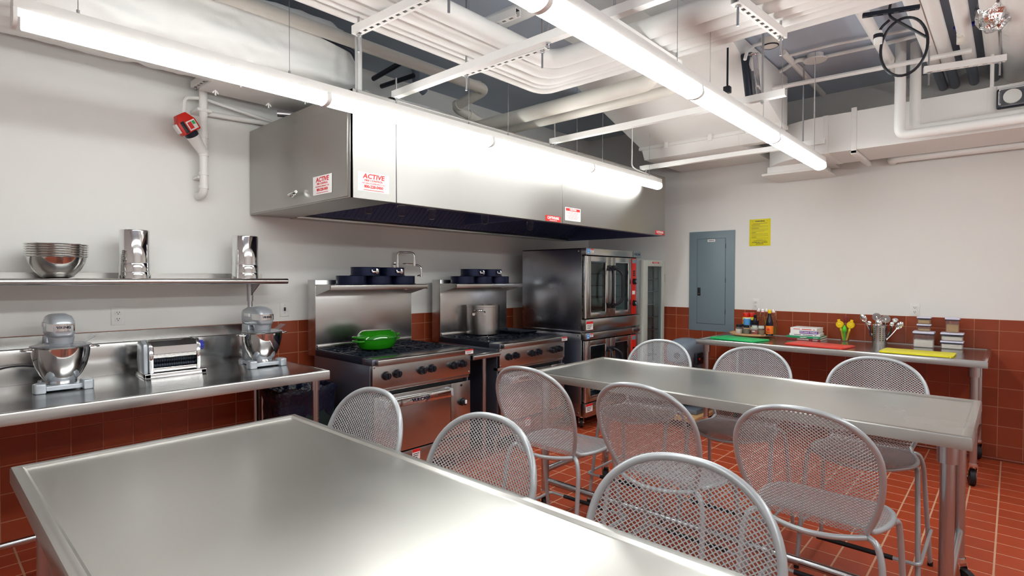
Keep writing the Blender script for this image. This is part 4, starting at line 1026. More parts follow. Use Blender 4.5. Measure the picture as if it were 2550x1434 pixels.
    MB().box(.87, -.0065, dz0+.22, .93, -.006, dz0+.26).out('instruction_patch', 'paper', cp)
    for zz in (dz1-.255, dz0+.125):
        b = MB(); b.cyl((.905, -.006, zz), (.905, -.035, zz), .034, .028, 18); kk = b.out('dial', 'black', cp); MB().cyl((.905, -.035, zz), (.905, -.042, zz), .02, n=16).out('dial_cap', 'chrome', cp)
    for zz in (.03, H_-.03): MB().cyl((-.001, .09, zz), (-.005, .09, zz), .007, n=8).out('screw', 'chrome', t)
    if not upper:
        for xx in (.07, OW-.07):
            for yy in (.10, .72):
                wm, fm = MB(), MB(); caster(wm, fm, xx, yy, .05, yaw=.6, top=.132)
                for m_ in (wm, fm): bmesh.ops.translate(m_.bm, verts=m_.bm.verts, vec=(0, 0, -.133))
                f_ = fm.out('caster_fork', 'chrome', t); wm.out('wheel', 'rubber', f_)
    return t
convection_oven(.133, .965, 'lower stacked convection oven on casters with glass doors', False)
convection_oven(.985, 1.805, 'upper stacked convection oven with double glass doors and red control strip', True)
b = MB(); b.box(OX0-.004, -1.04, .965, OX1, -.3, .985, .002); tag(b.out('stacking_frame', 'side'), 'thin steel stacking frame between the two convection ovens', 'frame')

# glass door holding cabinet between ovens and wall
t = thing('glass_cabinet', 'tall pale cabinet with a glass door beside the ovens', 'cabinet', (-.555, -1.125, 0))
CW, CH, CD = .505, 1.72, .72
MB().box(0, .06, .14, .03, CD, CH, .003).out('side_panel', 'beige', t); MB().box(CW-.03, .06, .14, CW, CD, CH, .003).out('side_panel', 'beige', t)
MB().box(.03, CD-.02, .14, CW-.03, CD, CH).out('back_panel', 'beige', t); MB().box(.03, .06, CH-.03, CW-.03, CD-.02, CH).out('top_panel', 'beige', t); MB().box(.03, .06, .14, CW-.03, CD-.02, .17).out('bottom_panel', 'beige', t)
d = MB(); d.box(0, 0, .16, .10, .055, CH-.005, .004); d.box(CW-.055, 0, .16, CW, .055, CH-.005, .004); d.box(.10, 0, CH-.075, CW-.055, .055, CH-.005, .004); d.box(.10, 0, .16, CW-.055, .055, .24, .004)
dr = d.out('door', 'beige', t); MB().box(.10, .02, .24, CW-.055, .026, CH-.075).out('window_pane', 'pane', dr)
MB().box(CW-.002, .0, 1.46, CW+.012, .03, 1.56, .004).out('hinge', 'leg', dr)
sp = MB().box(.20, -.0012, CH-.042, .36, 0, CH-.022).out('label_strip', 'sred', dr); fine_print(sp, [(.215, .345, CH-.029, .003), (.23, .33, CH-.036, .003)], -.0012, 'paper')
for k in range(9): MB().box(.032, .07, .3+.15*k, CW-.032, CD-.03, .306+.15*k).out('shelf', 'leg', t)
b = MB(); b.box(CW-.12, .08, .2, CW-.10, .10, CH-.08); b.out('rack_upright', 'chrome', t)
for xx in (.05, CW-.05):
    for yy in (.1, CD-.08): MB().cyl((xx, yy, 0), (xx, yy, .14), .022, n=12).out('foot', 'rubber', t)

# ------------------------------------------------------------------ right wall fittings
t = thing('breaker_panel', 'tall blue-grey electrical panel with a locked door on the wall', 'panel', (0, -1.67, .912), -PI/2)
# local x runs along -Y, local -y faces the room
MB().box(-.258, -.014, 0, .262, 0, 1.128, .003).out('frame', 'bluepanel', t)
dr = MB().box(-.160, -.018, .085, .160, -.013, 1.043, .0015).out('door', 'bluepanel', t)
b = MB()
for p, q in (((-.162, .083), (.162, .083)), ((.162, .083), (.162, 1.045)), ((.162, 1.045), (-.162, 1.045)), ((-.162, 1.045), (-.162, .083))): b.box(min(p[0], q[0])-.0015, -.0146, min(p[1], q[1])-.0015, max(p[0], q[0])+.0015, -.0138, max(p[1], q[1])+.0015)
b.out('door_gap', 'ink', t)
lk = MB().box(-.152, -.024, .40, -.118, -.018, .492, .004).out('latch', 'black', dr)
MB().cyl((-.135, -.024, .42), (-.135, -.027, .42), .010, n=14).out('lock', 'chrome', lk)
for zz in (.2, .55, .93): MB().box(.161, -.019, zz, .166, -.013, zz+.05).out('hinge', 'dark', dr)
lb = MB().box(-.04, -.0188, 1.008, .046, -.018, 1.034).out('label_plate', 'paper', dr); fine_print(lb, [(-.03, .036, 1.021, .006)], -.0188, 'ink')
t = thing('warning_sign', 'yellow warning notice on the wall beside the electrical panel', 'sign', (0, -2.19, 1.855), -PI/2)
MB().box(-.108, -.003, 0, .108, 0, .285, .001).out('sign_board', 'yellow', t)
text(t, 'WARNING', .020, 'ink', (0, -.0034, .262), RY, bold=.0005)
for sx in (-1, 1):
    text(t, '!', .018, 'ink', (sx*.075, -.0034, .262), RY)
rows_p = [(-.07, .075, .238, .003)]
for k, (x1_, dark) in enumerate(((.0, 1), (.08, 0), (.085, 0), (-.01, 1), (.085, 0), (.08, 0), (.05, 0), (-.04, 1), (.085, 0), (.08, 0), (.085, 0), (-.035, 1), (.085, 0))):
    rows_p.append((-.085, x1_, .224-.0118*k, .0035 if dark else .0016))
rows_p += [(-.03, .03, .066, .0016), (-.06, .06, .060, .0016), (-.07, .075, .054, .0016)]
fine_print(t, rows_p, -.003, 'ink')
text(t, 'ACTIVE FIRE CONTROL', .015, 'ink', (0, -.0034, .038), RY, bold=.0004); text(t, '800-228-0450', .013, 'ink', (0, -.0034, .021), RY, bold=.0003)

# floor mixer on a wooden board
t = thing('wood_dolly', 'low wooden dolly board under the grey planetary mixer', 'dolly', (-.60, -1.62, 0))
for k in range(3): MB().box(-.32, -.27+.18*k, .08, .30, -.27+.18*k+.175, .12, .003).out('plank', 'wood', t)
for xx in (-.25, .25):
    for yy in (-.2, .2): MB().cyl((xx-.012, yy, .04), (xx+.012, yy, .04), .04, n=14).out('wheel', 'rubber', t)
t = thing('planetary_mixer', 'grey planetary mixer with wire bowl guard beside the side table', 'mixer', (-.55, -1.64, .12), .0)
MB().box(-.20, -.20, 0, .20, .20, .05, .015).out('base', 'grey', t)
MB().prism([(.08, .05), (.19, .05), (.18, .5), (.06, .5)], 'xz', -.10, .10, .02).out('column', 'grey', t)
h = MB(); secs = []
for x, z0, z1, hw in ((.24, .52, .66, .09), (.20, .49, .72, .13), (.05, .48, .755, .145), (-.10, .48, .755, .145), (-.20, .50, .73, .13), (-.26, .53, .68, .10)):
    ring = []
    for k in range(24):
        a = 2*PI*k/24; c, s_ = math.cos(a), math.sin(a); p = 3.4; q = (abs(c)**p+abs(s_)**p)**(-1/p)
        ring.append(h.bm.verts.new((x, c*q*hw, (z0+z1)/2+s_*q*(z1-z0)/2)))
    secs.append(ring)
for a, b_ in zip(secs, secs[1:]):
    for k in range(24): h.faces_new([a[k], a[(k+1)%24], b_[(k+1)%24], b_[k]])
h.faces_new(secs[0][::-1]); h.faces_new(secs[-1]); h.out('head', 'grey', t, sharp=60)
cb = MB().box(-.14, -.175, .50, .02, -.135, .62, .008).out('control_box', 'dark', t)
MB().box(-.12, -.18, .52, 0, -.175, .60, .003).out('control_face', 'black', cb)
for k in range(3): MB().cyl((-.10+.04*k, -.18, .56), (-.10+.04*k, -.188, .56), .012, n=10).out('button', 'red' if k == 0 else 'black', cb)
b = MB(); b.cyl((-.24, -.02, .60), (-.29, -.02, .60), .03, n=14); b.out('hub_knob', 'black', t)
MB().cyl((-.08, 0, .43), (-.08, 0, .50), .05, n=18).out('beater_shaft', 'leg', t)
MB().lathe([(0, .10), (.08, .10), (.12, .14), (.155, .26), (.16, .34), (.165, .345), (.158, .345), (.15, .27), (.115, .15), (0, .12)], 30, (-.08, 0, 0)).out('bowl', 'polished', t)
for k in range(14):
    a = PI*.62+2*PI*.76*k/13; g = MB(); g.tube(fillet([(-.08+.165*math.cos(a), .165*math.sin(a), .35), (-.08+.15*math.cos(a), .15*math.sin(a), .44), (-.08+.08*math.cos(a), .08*math.sin(a), .47)], .04, 3), .004, 6); g.out('guard_wire', 'chrome', t)
MB().tube([(-.08+.166*math.cos(2*PI*k/32), .166*math.sin(2*PI*k/32), .35) for k in range(32)], .005, 8, closed=True).out('guard_ring', 'chrome', t)
b = MB(); b.cyl((-.10, -.17, .40), (-.10, -.25, .36), .035, .04, 14); b.out('feed_chute', 'paper', t)

# ------------------------------------------------------------------ mesh counter chairs
def strand_mesh(name, S, inside, u0, u1, v0, v1, du, dv, wd, th):
    V, Fc = [], []
    nv = int((v1-v0)/dv)+1; nu = int((u1-u0)/du)+2
    cache = {}
    def node(i, j):
        k = (i, j)
        if k not in cache:
            u = u0+(i+(.5 if j % 2 else 0))*du; v = v0+j*dv
            cache[k] = (u, v, inside(u, v))
        return cache[k]
    e = 1e-3
    for j in range(nv-1):
        for i in range(nu):
            a = node(i, j)
            if not a[2]: continue
            for b in ((i, j+1), (i-1, j+1)) if j % 2 == 0 else ((i, j+1), (i+1, j+1)):
                q = node(*b)
                if not q[2]: continue
                A, Bv = Vector(S(a[0], a[1])), Vector(S(q[0], q[1]))
                nrm = (Vector(S(a[0]+e, a[1]))-A).cross(Vector(S(a[0], a[1]+e))-A).normalized()
                d = (Bv-A).normalized(); sd = d.cross(nrm)*(wd/2); n2 = nrm*(th/2)
                n2 = n2+Vector((0, 0, 0)); tl = sd*.55
                base = len(V)
                for P in (A, Bv):
                    V.extend([tuple(P-sd-n2-tl*0), tuple(P+sd-n2), tuple(P+sd+n2), tuple(P-sd+n2)])
                for k in range(4): Fc.append((base+k, base+(k+1)%4, base+4+(k+1)%4, base+4+k))
    me = bpy.data.meshes.new(name); me.from_pydata(V, [], Fc); me.materials.append(MT['chair']); return me
BH = .44; S0 = .235
def bw_(s_):
    if s_ < S0: q = s_/S0; return .178+.060*(1-(1-q)**2)
    q = (s_-S0)/(BH-S0); return .238*math.sqrt(max(0, 1-q**2.3))
def Sback(y, s_):
    q = s_/BH
    x = -.135-.02*math.sin(q*PI)-.155*max(0,q)**1.05-.035*(1-(y/.24)**2)*min(1, .35+q)
    return (x, y, .622+s_*.995)
SX0, SX1, SXM = -.135, .255, .06
def sw_(x):
    if x < SXM: q = (x-SX0)/(SXM-SX0); return .178+.050*math.sin(q*PI/2)
    q = (x-SXM)/(SX1-SXM); return .228*max(0, 1-q**2.6)**(1/2.2)
def Sseat(y, x):
    q = (x-SX0)/(SX1-SX0)
    z = .618-.012*math.sin(min(1, q*1.15)*PI)*(1-(y/.25)**2)-.022*max(0, q-.75)**2/.0625+.05*max(0, .13-q)**2/.0169*.4
    return (x, y, z)
def chair_model():
    t = bpy.data.objects.new('mesh_chair', None); COL.objects.link(t); t.empty_display_size = .05
    link('backrest', strand_mesh('backrest', Sback, lambda u, v: abs(u) < bw_(v)-.001 and v < BH-.002, -.25, .25, -.012, BH, .0150, .0060, .0026, .0018), t)
    link('seat', strand_mesh('seat', Sseat, lambda u, v: abs(u) < sw_(v)-.001 and SX0-.001 <= v < SX1-.002, -.25, .25, SX0, SX1, .0150, .0060, .0023, .0016), t)
    # rims
    ss = [BH*i/26 for i in range(27)]
    half = []
    for s_ in ss[:-1]: half.append((bw_(s_), s_))
    half = [(bw_(S0*i/12), S0*i/12) for i in range(12)]+[(.238*max(0, math.cos(PI/2*k/22))**.87, S0+(BH-S0)*math.sin(PI/2*k/22)**.87) for k in range(23)]
    pts = [Sback(-y, s_) for y, s_ in half]+[Sback(y, s_) for y, s_ in half[::-1][1:]]
    MB().tube(pts, .0105, 10).out('back_rim', 'chair', t)
    xs = [SX0+(SX1-SX0)*(1-(1-i/24)**2) for i in range(25)]
    hs = [(sw_(x), x) for x in xs]
    pts = [(x, -y, Sseat(y, x)[2]-.006) for y, x in hs]+[(x, y, Sseat(y, x)[2]-.006) for y, x in hs[::-1][1:]]
    MB().tube(pts, .0095, 10).out('seat_rim', 'chair', t)
    MB().tube([(-.135-.06*(1-(k/10-1)**2)-.012, -.178+.0178*2*k*.5*1.0*1.0, .606-.012*(1-(k/10-1)**2)) for k in range(21)], .0105, 10).out('rear_apron', 'chair', t)
    for sy in (-1, 1):
        for nm, pp in (('rear', [(-.135, sy*.178, .606), (-.160, sy*.212, .600), (-.172, sy*.230, .54), (-.25, sy*.257, .006)]), ('front', [(.085, sy*.226, .598), (.13, sy*.236, .592), (.155, sy*.240, .53), (.25, sy*.257, .006)])):
            lg = MB().tube(fillet(pp, .05, 5), .0112, 10).out('leg', 'chair', t)
            MB().cyl((pp[-1][0], pp[-1][1], 0), (pp[-1][0], pp[-1][1], .022), .0128, n=10).out('foot_cap', 'rubber', lg)
    z = .20
    fr = MB().tube(fillet([(-.215, -.262, z), (.245, -.262, z), (.262, -.25, z), (.262, .25, z), (.245, .262, z), (-.215, .262, z)], .03, 4), .0085, 8).out('footrest', 'chair', t)
    MB().cyl((.262, -.16, z), (.262, .16, z), .0115, n=10).out('sleeve', 'rubber', fr)
    return t
proto = chair_model()
spots = [(-2.75, -3.63, PI, 'grey mesh chair on the wall side of the long table, farthest from the ovens'),
         (-2.76, -2.97, PI, 'middle grey mesh chair on the wall side of the long table'),
         (-2.78, -2.345, PI, 'grey mesh chair on the wall side of the long table, nearest the ovens'),
         (-3.72, -3.645, 0, 'grey mesh chair on the aisle side of the long table, farthest from the stoves'),
         (-3.735, -3.03, 0, 'middle grey mesh chair on the aisle side of the long table'),
         (-3.73, -2.385, 0, 'grey mesh chair on the aisle side of the long table, nearest the stoves'),
         (-5.13, -3.61, PI, 'grey mesh chair tucked at the wide table, farthest from the stoves'),
         (-5.16, -2.945, PI, 'middle grey mesh chair tucked at the wide table'),
         (-5.175, -2.325, PI, 'grey mesh chair tucked at the wide table, nearest the stoves')]
for k, (x, y, a, lab) in enumerate(spots):
    if k == 0:
        proto.location = (x, y, 0); proto.rotation_euler = (0, 0, a); tag(proto, lab, 'chair', 'grey mesh counter chairs')
    else: dup(proto, (x, y, 0), a+(-.03, .02, .04, 0, -.02, .03, .02, -.03, 0)[k], lab)

# ------------------------------------------------------------------ things on the side table
TT = TZ-.0068           # table top surface
def board(pix, m, label):
    P = [on(a, b_, z=TT+.012) for a, b_ in pix]
    c = sum(P, Vector())/4; L = ((P[1]-P[0]).length+(P[2]-P[3]).length)/2; ang = math.atan2((P[1]-P[0]).y, (P[1]-P[0]).x)
    D = .29
    t = thing('cutting_board', label, 'cutting board', (c.x, c.y, TT), ang)
    hl, hd = L/2, D/2
    mb = MB(); q = [(-hl+.02, -hd), (hl-.03, -hd), (hl, -hd+.03), (hl, hd-.02), (hl-.02, hd), (-hl+.02, hd), (-hl, hd-.02), (-hl, -hd+.02)]
    mb.prism(q, 'xy', .002, .014, .002); mb.out('board', m, t)
    for sx, sy in ((-1, -1), (1, -1), (1, 1), (-1, 1)):
        MB().prism([(sx*(hl-.045), sy*(hd-.012)), (sx*(hl-.012), sy*(hd-.012)), (sx*(hl-.012), sy*(hd-.045)), (sx*(hl-.03), sy*(hd-.035))], 'xy', 0, .0155).out('corner_grip', m, t)
    return t
s_ = 2.833
def Q(a, b_): return (1650+a/s_, 530+b_/s_)
board([Q(350, 880), Q(655, 912), Q(762, 888), Q(410, 862)], 'gboard', 'green plastic cutting board in front of the wooden turntable')
board([Q(888, 920), Q(1285, 957), Q(1350, 938), Q(930, 900)], 'rboard', 'red plastic cutting board in front of the stacked books')
board([Q(1535, 975), Q(2040, 1015), Q(2078, 992), Q(1570, 948)], 'yboard', 'yellow plastic cutting board in front of the storage boxes')
# turntable with bottles
lc = Vector((-.285, -2.215, TT))
t = thing('turntable', 'round light wood turntable carrying bottles and spice jars', 'turntable', lc)
MB().lathe([(0, 0), (.11, 0), (.11, .012), (0, .012)], 32).out('base', 'wood', t); MB().lathe([(0, .012), (.19, .012), (.21, .022), (.213, .034), (.208, .036), (.203, .028), (0, .028)], 48).out('tray', 'wood', t)
Z0 = TT+.028
def at(px, depth, py=840):    # place on the turntable: pixel column and offset from the turntable centre line, away from the room
    p = on(*Q(px, 700), x=lc.x+depth); return Vector((p.x, p.y, Z0))
def lathe_thing(name, label, cat, loc, parts, group=None, sc=(1, 1)):
    t = thing(name, label, cat, loc, 0, group); t.scale = (sc[0], sc[0], sc[1])
    for nm, prof, m in parts: MB().lathe(prof, 24).out(nm, m, t)
    return t
def can(px, d, label):
    t = lathe_thing('spray_can', label, 'can', at(px, d), [('body', [(0, 0), (.031, 0), (.032, .004), (.032, .155), (.028, .165), (0, .165)], 'yboard'), ('cap', [(.030, .160), (.031, .163), (.031, .20), (.028, .206), (0, .206)], 'red')], 'cooking spray cans')
    lbm = MB().lathe([(.0322, .095), (.0324, .095), (.0324, .14), (.0322, .14)], 24).out('label_wrap', 'yellow', t)
    text(t, 'PAM', .034, 'sred', (-.033, 0, .118), RX, bold=.0012, shear=.1)
    return t
can(588, .06, 'red-capped yellow spray can at the end of the turntable by the panel'); can(630, .10, 'red-capped yellow spray can beside the clear swing-top bottles')
t = lathe_thing('salt_canister', 'blue and brown cardboard salt canister on the turntable', 'canister', at(598, -.02), [('body', [(0, 0), (.038, 0), (.038, .115), (0, .115)], 'lblue'), ('lid', [(.038, .113), (.039, .115), (.038, .12), (0, .12)], 'paper')], None, (.95, 1.32))
MB().lathe([(.0383, .01), (.0386, .012), (.0386, .06), (.0383, .062)], 24).out('picture_band', 'wood', t)
t = lathe_thing('seasoning_jar', 'black-lidded dark seasoning jar in the middle of the turntable', 'jar', at(650, -.03), [('body', [(0, 0), (.034, 0), (.036, .004), (.036, .075), (.03, .085), (0, .085)], 'ink'), ('lid', [(.037, .083), (.038, .085), (.038, .112), (0, .114)], 'black')], None, (1.04, 1.22))
MB().lathe([(.0362, .03), (.0366, .032), (.0366, .055), (.0362, .057)], 24).out('label_band', 'cream', t)
def spice(px, d, fill, lid, label, h=.062):
    return lathe_thing('spice_jar', label, 'jar', at(px, d), [('glass', [(0, 0), (.0265, 0), (.028, .003), (.028, h*.75), (.022, h*.95), (.022, h), (0, h)], 'clear'), ('spice', [(0, .002), (.0255, .002), (.0265, .005), (.0265, h*.66), (0, h*.66)], fill), ('lid', [(.0225, h-.004), (.024, h-.003), (.024, h+.016), (.022, h+.018), (0, h+.018)], lid)], 'small spice jars', (1.13, 1.16))
MT['herb'] = mat('dried_herbs', (120, 112, 80), .8, var=.3, scale=200); MT['chili'] = mat('chili_powder', (190, 70, 50), .8, var=.2, scale=200); MT['cumin'] = mat('ground_cumin', (150, 112, 62), .8, var=.2, scale=200)
MT['flour'] = mat('flour', (238, 228, 214), .85, var=.03, scale=60); MT['grain'] = mat('tan_grain', (206, 166, 112), .85, var=.35, scale=260, bump=.4, bscale=200); MT['purple'] = mat('purple_cover', (120, 72, 160), .45, var=.04, scale=20)
MT['dkred'] = mat('dark_red_cover', (124, 34, 34), .45, var=.04, scale=20); MT['bgreen'] = mat('green_cover', (30, 142, 92), .45, var=.04, scale=20); MT['oil'] = mat('amber_oil', (190, 160, 70), .1, trans=.6, ior=1.2, var=.02)
MT['soy'] = mat('dark_glass_bottle', (16, 18, 34), .08, var=.05, scale=20); MT['orange'] = mat('orange_print', (238, 120, 30), .5, var=.04, scale=20); MT['lime'] = mat('lime_green_plastic', (86, 200, 40), .3, var=.04, scale=20); MT['lemon'] = mat('lemon_yellow_plastic', (240, 204, 24), .3, var=.04, scale=20)
spice(540, -.11, 'flour', 'black', 'small salt shaker with white contents and black lid on the turntable')
spice(553, -.05, 'herb', 'black', 'small black-lidded jar half hidden behind the salt shaker')
spice(593, -.14, 'herb', 'black', 'small black-lidded jar of dried green herbs on the turntable')
t = spice(650, -.15, 'chili', 'beige', 'small jar of red chili powder on the turntable'); fine_print(t, [(-.013, .013, .034, .006)], -.0283, 'paper', 'x')  # plain white bar on the jar front
spice(697, -.13, 'cumin', 'beige', 'small jar of brown ground spice beside the tall dark bottle')
# dark sauce bottle
t = lathe_thing('sauce_bottle', 'tall dark sauce bottle with yellow cap on the turntable', 'bottle', at(755, -.10), [('body', [(0, 0), (.030, 0), (.032, .004), (.032, .095), (.026, .13), (.014, .165), (.0125, .19), (0, .19)], 'soy'), ('cap', [(.0135, .188), (.015, .19), (.015, .217), (.013, .22), (0, .22)], 'lemon')], None, (1.08, 1.16))
MB().lathe([(.0323, .015), (.0327, .016), (.0327, .082), (.0323, .083)], 24).out('label_wrap', 'orange', t)
b = MB(); b.sphere((-.033, 0, .052), .012, 12, .12, 1, 1); b.out('label_emblem', 'sred', t); MB().tube([(-.034, .016-.0032*k, .030+.006*math.sin(k*1.9)) for k in range(11)], .0016, 6).out('label_scroll', 'ink', t)
# swing-top bottles
for k, (px, d, fill) in enumerate(((676, .07, 'soy'), (706, .02, 'clear'), (733, .10, 'clear'), (782, .0, 'oil'))):
    t = lathe_thing('swing_bottle', ['clear swing-top bottle holding dark liquid on the turntable', 'clear empty swing-top bottle in front on the turntable', 'clear empty swing-top bottle behind on the turntable', 'clear swing-top bottle of amber oil on the turntable'][k], 'bottle', at(px, d),
        [('glass', [(0, 0), (.033, 0), (.035, .004), (.035, .10), (.03, .13), (.015, .168), (.013, .20), (0, .20)], 'glass'), ('stopper', [(.0135, .198), (.016, .20), (.016, .206), (.011, .222), (0, .223)], 'paper')], 'swing-top bottles', (.95, 1.1))
    MB().lathe([(.0135, .2), (.0165, .199), (.0165, .203), (.0135, .204)], 18).out('seal_ring', 'red', t)
    MB().tube([(0, -.018, .175), (0, -.02, .20), (0, -.012, .226), (0, .012, .226), (0, .02, .20), (0, .018, .175)], .0014, 5).out('wire_bail', 'chrome', t)
    if fill != 'clear': MB().lathe([(0, .004), (.031, .004), (.0325, .008), (.0325, .075), (0, .075)], 24).out('contents', fill, t)
t = lathe_thing('pepper_bottle', 'small black-capped dark bottle beside the spray cans', 'bottle', at(653, -.0), [('body', [(0, 0), (.022, 0), (.023, .003), (.023, .13), (.012, .155), (.012, .17), (0, .17)], 'soy'), ('cap', [(.0135, .165), (.015, .167), (.015, .19), (0, .192)], 'black')])

# stack of books
zb = TT; bk = on(*Q(1000, 880), z=TT)
books = [('dkred', .255, .30, .020, 'CHOCOLATE', 'paper', 'dark red cookbook at the bottom of the book stack', -.02), ('bgreen', .25, .295, .020, 'vegetables', 'paper', 'green cookbook second from the bottom of the book stack', .0),
         ('paper', .22, .262, .022, 'favorite tables', 'ink', 'white cookbook in the middle of the book stack', .06), ('purple', .21, .242, .026, "SYLVIA'S TABLE", 'paper', 'white and purple cookbook second from the top of the book stack', .03), ('paper', .20, .235, .028, 'Clean & pure food', 'sred', 'white cookbook with red lettering on top of the book stack', -.05)]
for m, wd, ln, th, ttl, tm, lab, rz in books:
    t = thing('cookbook', lab, 'book', (-.235, -2.715, zb), -PI/2+rz, 'stacked cookbooks')   # local x along -Y, spine faces the room
    MB().box(-ln/2, -wd/2, 0, ln/2, wd/2, .0025).out('back_cover', m if m != 'purple' else 'paper', t); MB().box(-ln/2, -wd/2, th-.0025, ln/2, wd/2, th).out('front_cover', m if m != 'purple' else 'paper', t)
    sp = MB().box(-ln/2, -wd/2-.002, 0, ln/2, -wd/2+.002, th, .001).out('spine', m if m != 'purple' else 'paper', t)
    if m == 'purple': MB().box(-ln/2+.08, -wd/2-.0028, .0, ln/2, -wd/2-.002, th).out('spine_panel', 'purple', sp)
    MB().box(-ln/2+.004, -wd/2+.003, .003, ln/2-.004, wd/2-.004, th-.003).out('pages', 'flour', t)
    if m == 'paper': fine_print(sp, [(-.09, -.03, th/2, th*.22), (-.015, .07, th/2, th*.26), (.085, .10, th/2, th*.2)], -wd/2-.002, tm)
    else: text(sp, ttl, th*.72, tm, (.035 if m == 'purple' else 0.0, -wd/2-.0032, th/2), RY, bold=.0004, sx=1.15 if ttl.isupper() else 1)
    if m in ('dkred', 'bgreen'): fine_print(sp, [(.085, .13, th/2+.002, .002), (.085, .125, th/2-.003, .002)], -wd/2-.002, 'paper')
    zb += th+.0005
# glass with squeezers
g = on(*Q(1287, 893), z=TT); g = Vector((-.14, -3.02, TT))
lathe_thing('drinking_glass', 'clear drinking glass holding citrus squeezers', 'glass', g, [('glass_wall', [(0, 0), (.032, 0), (.034, .004), (.038, .10), (.0365, .10), (.0325, .007), (0, .006)], 'glass')])
def squeezer(dy, ang, m, label):
    t = thing('citrus_squeezer', label, 'squeezer', (g.x, g.y+dy, g.z+.008)); t.rotation_euler = (ang, 0, 0)
    b = MB(); b.prism([(-.007, 0), (.007, 0), (.009, .12), (-.009, .12)], 'yz', -.004, .004, .002); b.out('handle', m, t)
    b = MB(); b.sphere((0, 0, .15), .034, 18, .55, 1, 1); b.out('cup', m, t)
    MB().tube([(-.014, .026*math.cos(2*PI*k/20), .15+.026*math.sin(2*PI*k/20)) for k in range(20)], .005, 6, closed=True).out('cup_rim', m, t)
    b = MB(); b.box(-.006, -.012, .178, .006, .012, .20, .003); b.out('hinge_tab', m, t)
squeezer(.012, -.22, 'lemon', 'yellow citrus squeezer leaning toward the books in the glass'); squeezer(-.012, .22, 'lemon', 'yellow citrus squeezer leaning toward the utensil holder in the glass')
t = thing('juice_reamer', 'lime green citrus reamer standing in the glass', 'reamer', (g.x-.018, g.y+.002, g.z+.008))
MB().cyl((0, 0, 0), (0, 0, .075), .009, .011, 12).out('handle', 'lime', t); MB().lathe([(.011, .073), (.019, .085), (.021, .10), (.015, .125), (.004, .143), (0, .145)], 10).out('ridged_head', 'lime', t)
t = thing('spatula', 'dark red silicone brush head standing behind the squeezers', 'spatula', (g.x+.015, g.y, g.z+.008))
MB().cyl((0, 0, 0), (0, 0, .17), .005, n=8).out('handle', 'clear', t); MB().prism([(-.014, .165), (.014, .165), (.016, .19), (.014, .225), (0, .232), (-.014, .225), (-.016, .19)], 'yz', -.006, .006, .003).out('head', 'dkred', t)
# perforated utensil holder
u = Vector((-.17, -3.30, TT)); UR, UH = .058, .172
t = thing('utensil_holder', 'perforated stainless utensil holder crowded with tools', 'holder', u)
mb = MB(); N = 48; rowsz = [0, .012] + [.030+.0155*k*1.0 for k in range(8)]
# wall built as a grid with real holes: skip cells
zs = [0, .03]
for k in range(7): zs += [.03+.0175*k+.0095, .03+.0175*(k+1)]
zs += [UH-.006, UH]
grid = [[mb.bm.verts.new((UR*math.cos(2*PI*i/N), UR*math.sin(2*PI*i/N), z)) for i in range(N)] for z in zs]
for j in range(len(zs)-1):
    hole_row = 1 <= j <= 14 and j % 2 == 1
    for i in range(N):
        if hole_row and i % 3 == 1 and (i % 12) != 10: continue
        mb.faces_new([grid[j][i], grid[j][(i+1)%N], grid[j+1][(i+1)%N], grid[j+1][i]])
mb.out('perforated_wall', 'steel', t); MB().lathe([(0, .002), (UR-.004, .002), (UR-.004, UH-.02), (UR-.006, UH-.02), (UR-.006, .004), (0, .004)], 32).out('inner_sleeve', 'dark', t)
MB().tube([(UR*math.cos(2*PI*i/32), UR*math.sin(2*PI*i/32), UH) for i in range(32)], .003, 6, closed=True).out('rolled_rim', 'chrome', t)
def tool(name, dy, dx, ay, ax, L, head, label, hm='chrome', m='chrome', cat=None):
    t = thing(name, label, cat or name.split('_')[-1], (u.x+dx, u.y+dy, u.z+.008)); t.rotation_euler = (ay, ax, 0)
    MB().cyl((0, 0, 0), (0, 0, L), .0045, .0055, 8).out('handle', hm, t)
    b = MB()
    if head == 'spoon': b.sphere((0, 0, L+.035), .04, 16, .22, .62, 1.0)
    elif head == 'ladle': b.sphere((0, 0, L+.022), .026, 16, 1, 1, .9)
    elif head == 'wheel': b.cyl((-.001, 0, L+.03), (.001, 0, L+.03), .036, n=28); b.box(-.006, -.006, L-.01, .006, .006, L+.035, .003)
    elif head == 'scoop': b.sphere((0, 0, L+.03), .035, 16, .5, .8, 1)
    elif head == 'grip': b.box(-.010, -.013, L-.06, .010, .013, L+.05, .008)
    b.out('head', m, t)
tool('slotted_spoon', .03, 0, -.42, 0, .205, 'spoon', 'polished serving spoon leaning toward the squeezers')
tool('pizza_wheel', .008, .01, -.08, 0, .205, 'wheel', 'smaller round pizza wheel standing in the utensil holder')
tool('pizza_wheel', -.022, .0, .10, 0, .19, 'wheel', 'larger round pizza wheel standing in the utensil holder')
tool('ladle', -.035, .01, .36, 0, .20, 'ladle', 'small round ladle head sticking out of the utensil holder')
tool('serving_spoon', -.03, -.015, .62, 0, .17, 'spoon', 'polished serving spoon leaning toward the storage boxes')
tool('ice_scoop', .0, -.03, -.02, -.05, .15, 'scoop', 'small shiny scoop in the front of the utensil holder')
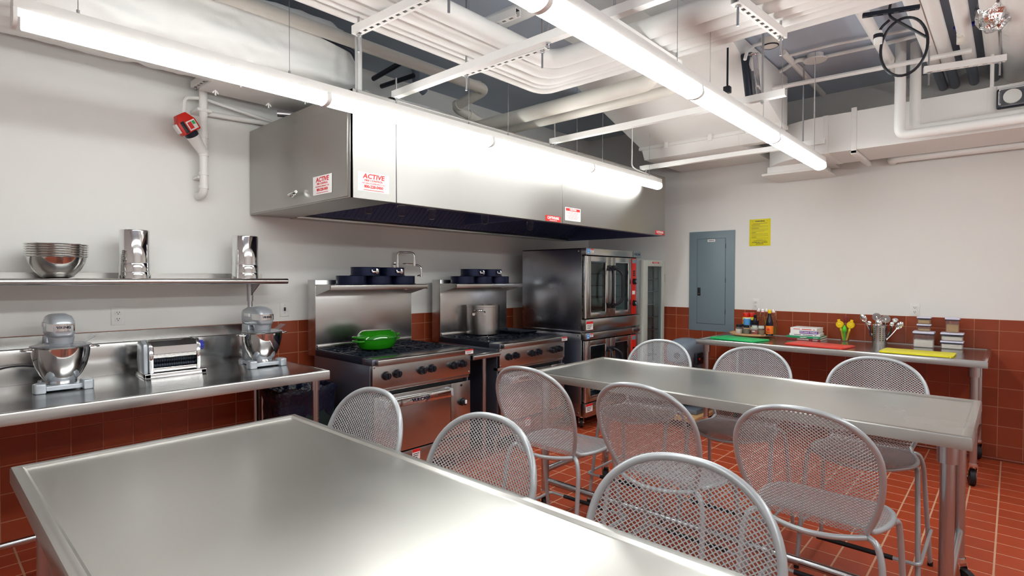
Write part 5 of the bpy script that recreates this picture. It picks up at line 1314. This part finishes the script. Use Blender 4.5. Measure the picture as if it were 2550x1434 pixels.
tool('can_opener', -.005, .02, .18, 0, .17, 'grip', 'dark-handled can opener inside the utensil holder', 'black', 'black', 'can opener')
for k, (dy, ang) in enumerate(((.067, .12), (-.072, -.15))):
    t = thing('measuring_spoon', ['black handled tool hung outside the utensil holder facing the squeezers', 'black handled tool hung outside the utensil holder facing the storage boxes'][k], 'spoon', (u.x, u.y+dy, u.z+.06)); t.rotation_euler = (-ang, 0, 0)
    MB().box(-.006, -.007, 0, .006, .007, .10, .005).out('handle', 'black', t); MB().sphere((0, 0, .125), .02, 14, .4, .9, 1).out('head', 'chrome', t)
# storage boxes
def storage(x, y, z, w_, h, fill, fm, label, d_=None):
    d_ = d_ or w_*.9
    t = thing('storage_box', label, 'container', (x, y, z), -PI/2, 'clear storage boxes with lavender lids')
    hw, hd = w_/2, d_/2; lh = min(.026, h*.3)
    mb = MB(); mb.box(-hw+.006, -hd+.006, 0, hw-.006, hd-.006, h-lh, .008, 2); mb.out('clear_body', 'clear', t)
    MB().box(-hw+.0105, -hd+.0105, .004, hw-.0105, hd-.0105, .004+(h-lh)*fill, .006, 2).out('contents', fm, t)
    MB().box(-hw, -hd, h-lh*.72, hw, hd, h, .005, 2).out('lid', 'lid', t)
    MB().box(-hw+.002, -hd+.002, h-lh, hw-.002, hd-.002, h-lh*.72, .001, 1).out('seal', 'ink', t)
xA, yA, xB, yB = -.185, -3.625, -.155, -3.815
z = TT
storage(xA, yA, z, .150, .138, .55, 'flour', 'large clear box of white flour at the bottom of the three-box stack'); z += .1385
storage(xA, yA, z, .100, .062, .42, 'grain', 'small clear box of pale grain in the middle of the three-box stack'); z += .0625
storage(xA, yA, z, .100, .062, .72, 'grain', 'small clear box of oats on top of the three-box stack')
z = TT
storage(xB, yB, z, .155, .068, .78, 'flour', 'flat clear box of white powder at the bottom beside the three-box stack'); z += .0685
storage(xB, yB, z, .155, .068, .68, 'flour', 'flat clear box of pale powder in the second stack middle'); z += .0685
storage(xB, yB, z, .100, .128, .62, 'grain', 'tall clear box of brown sugar on top of two flat boxes')
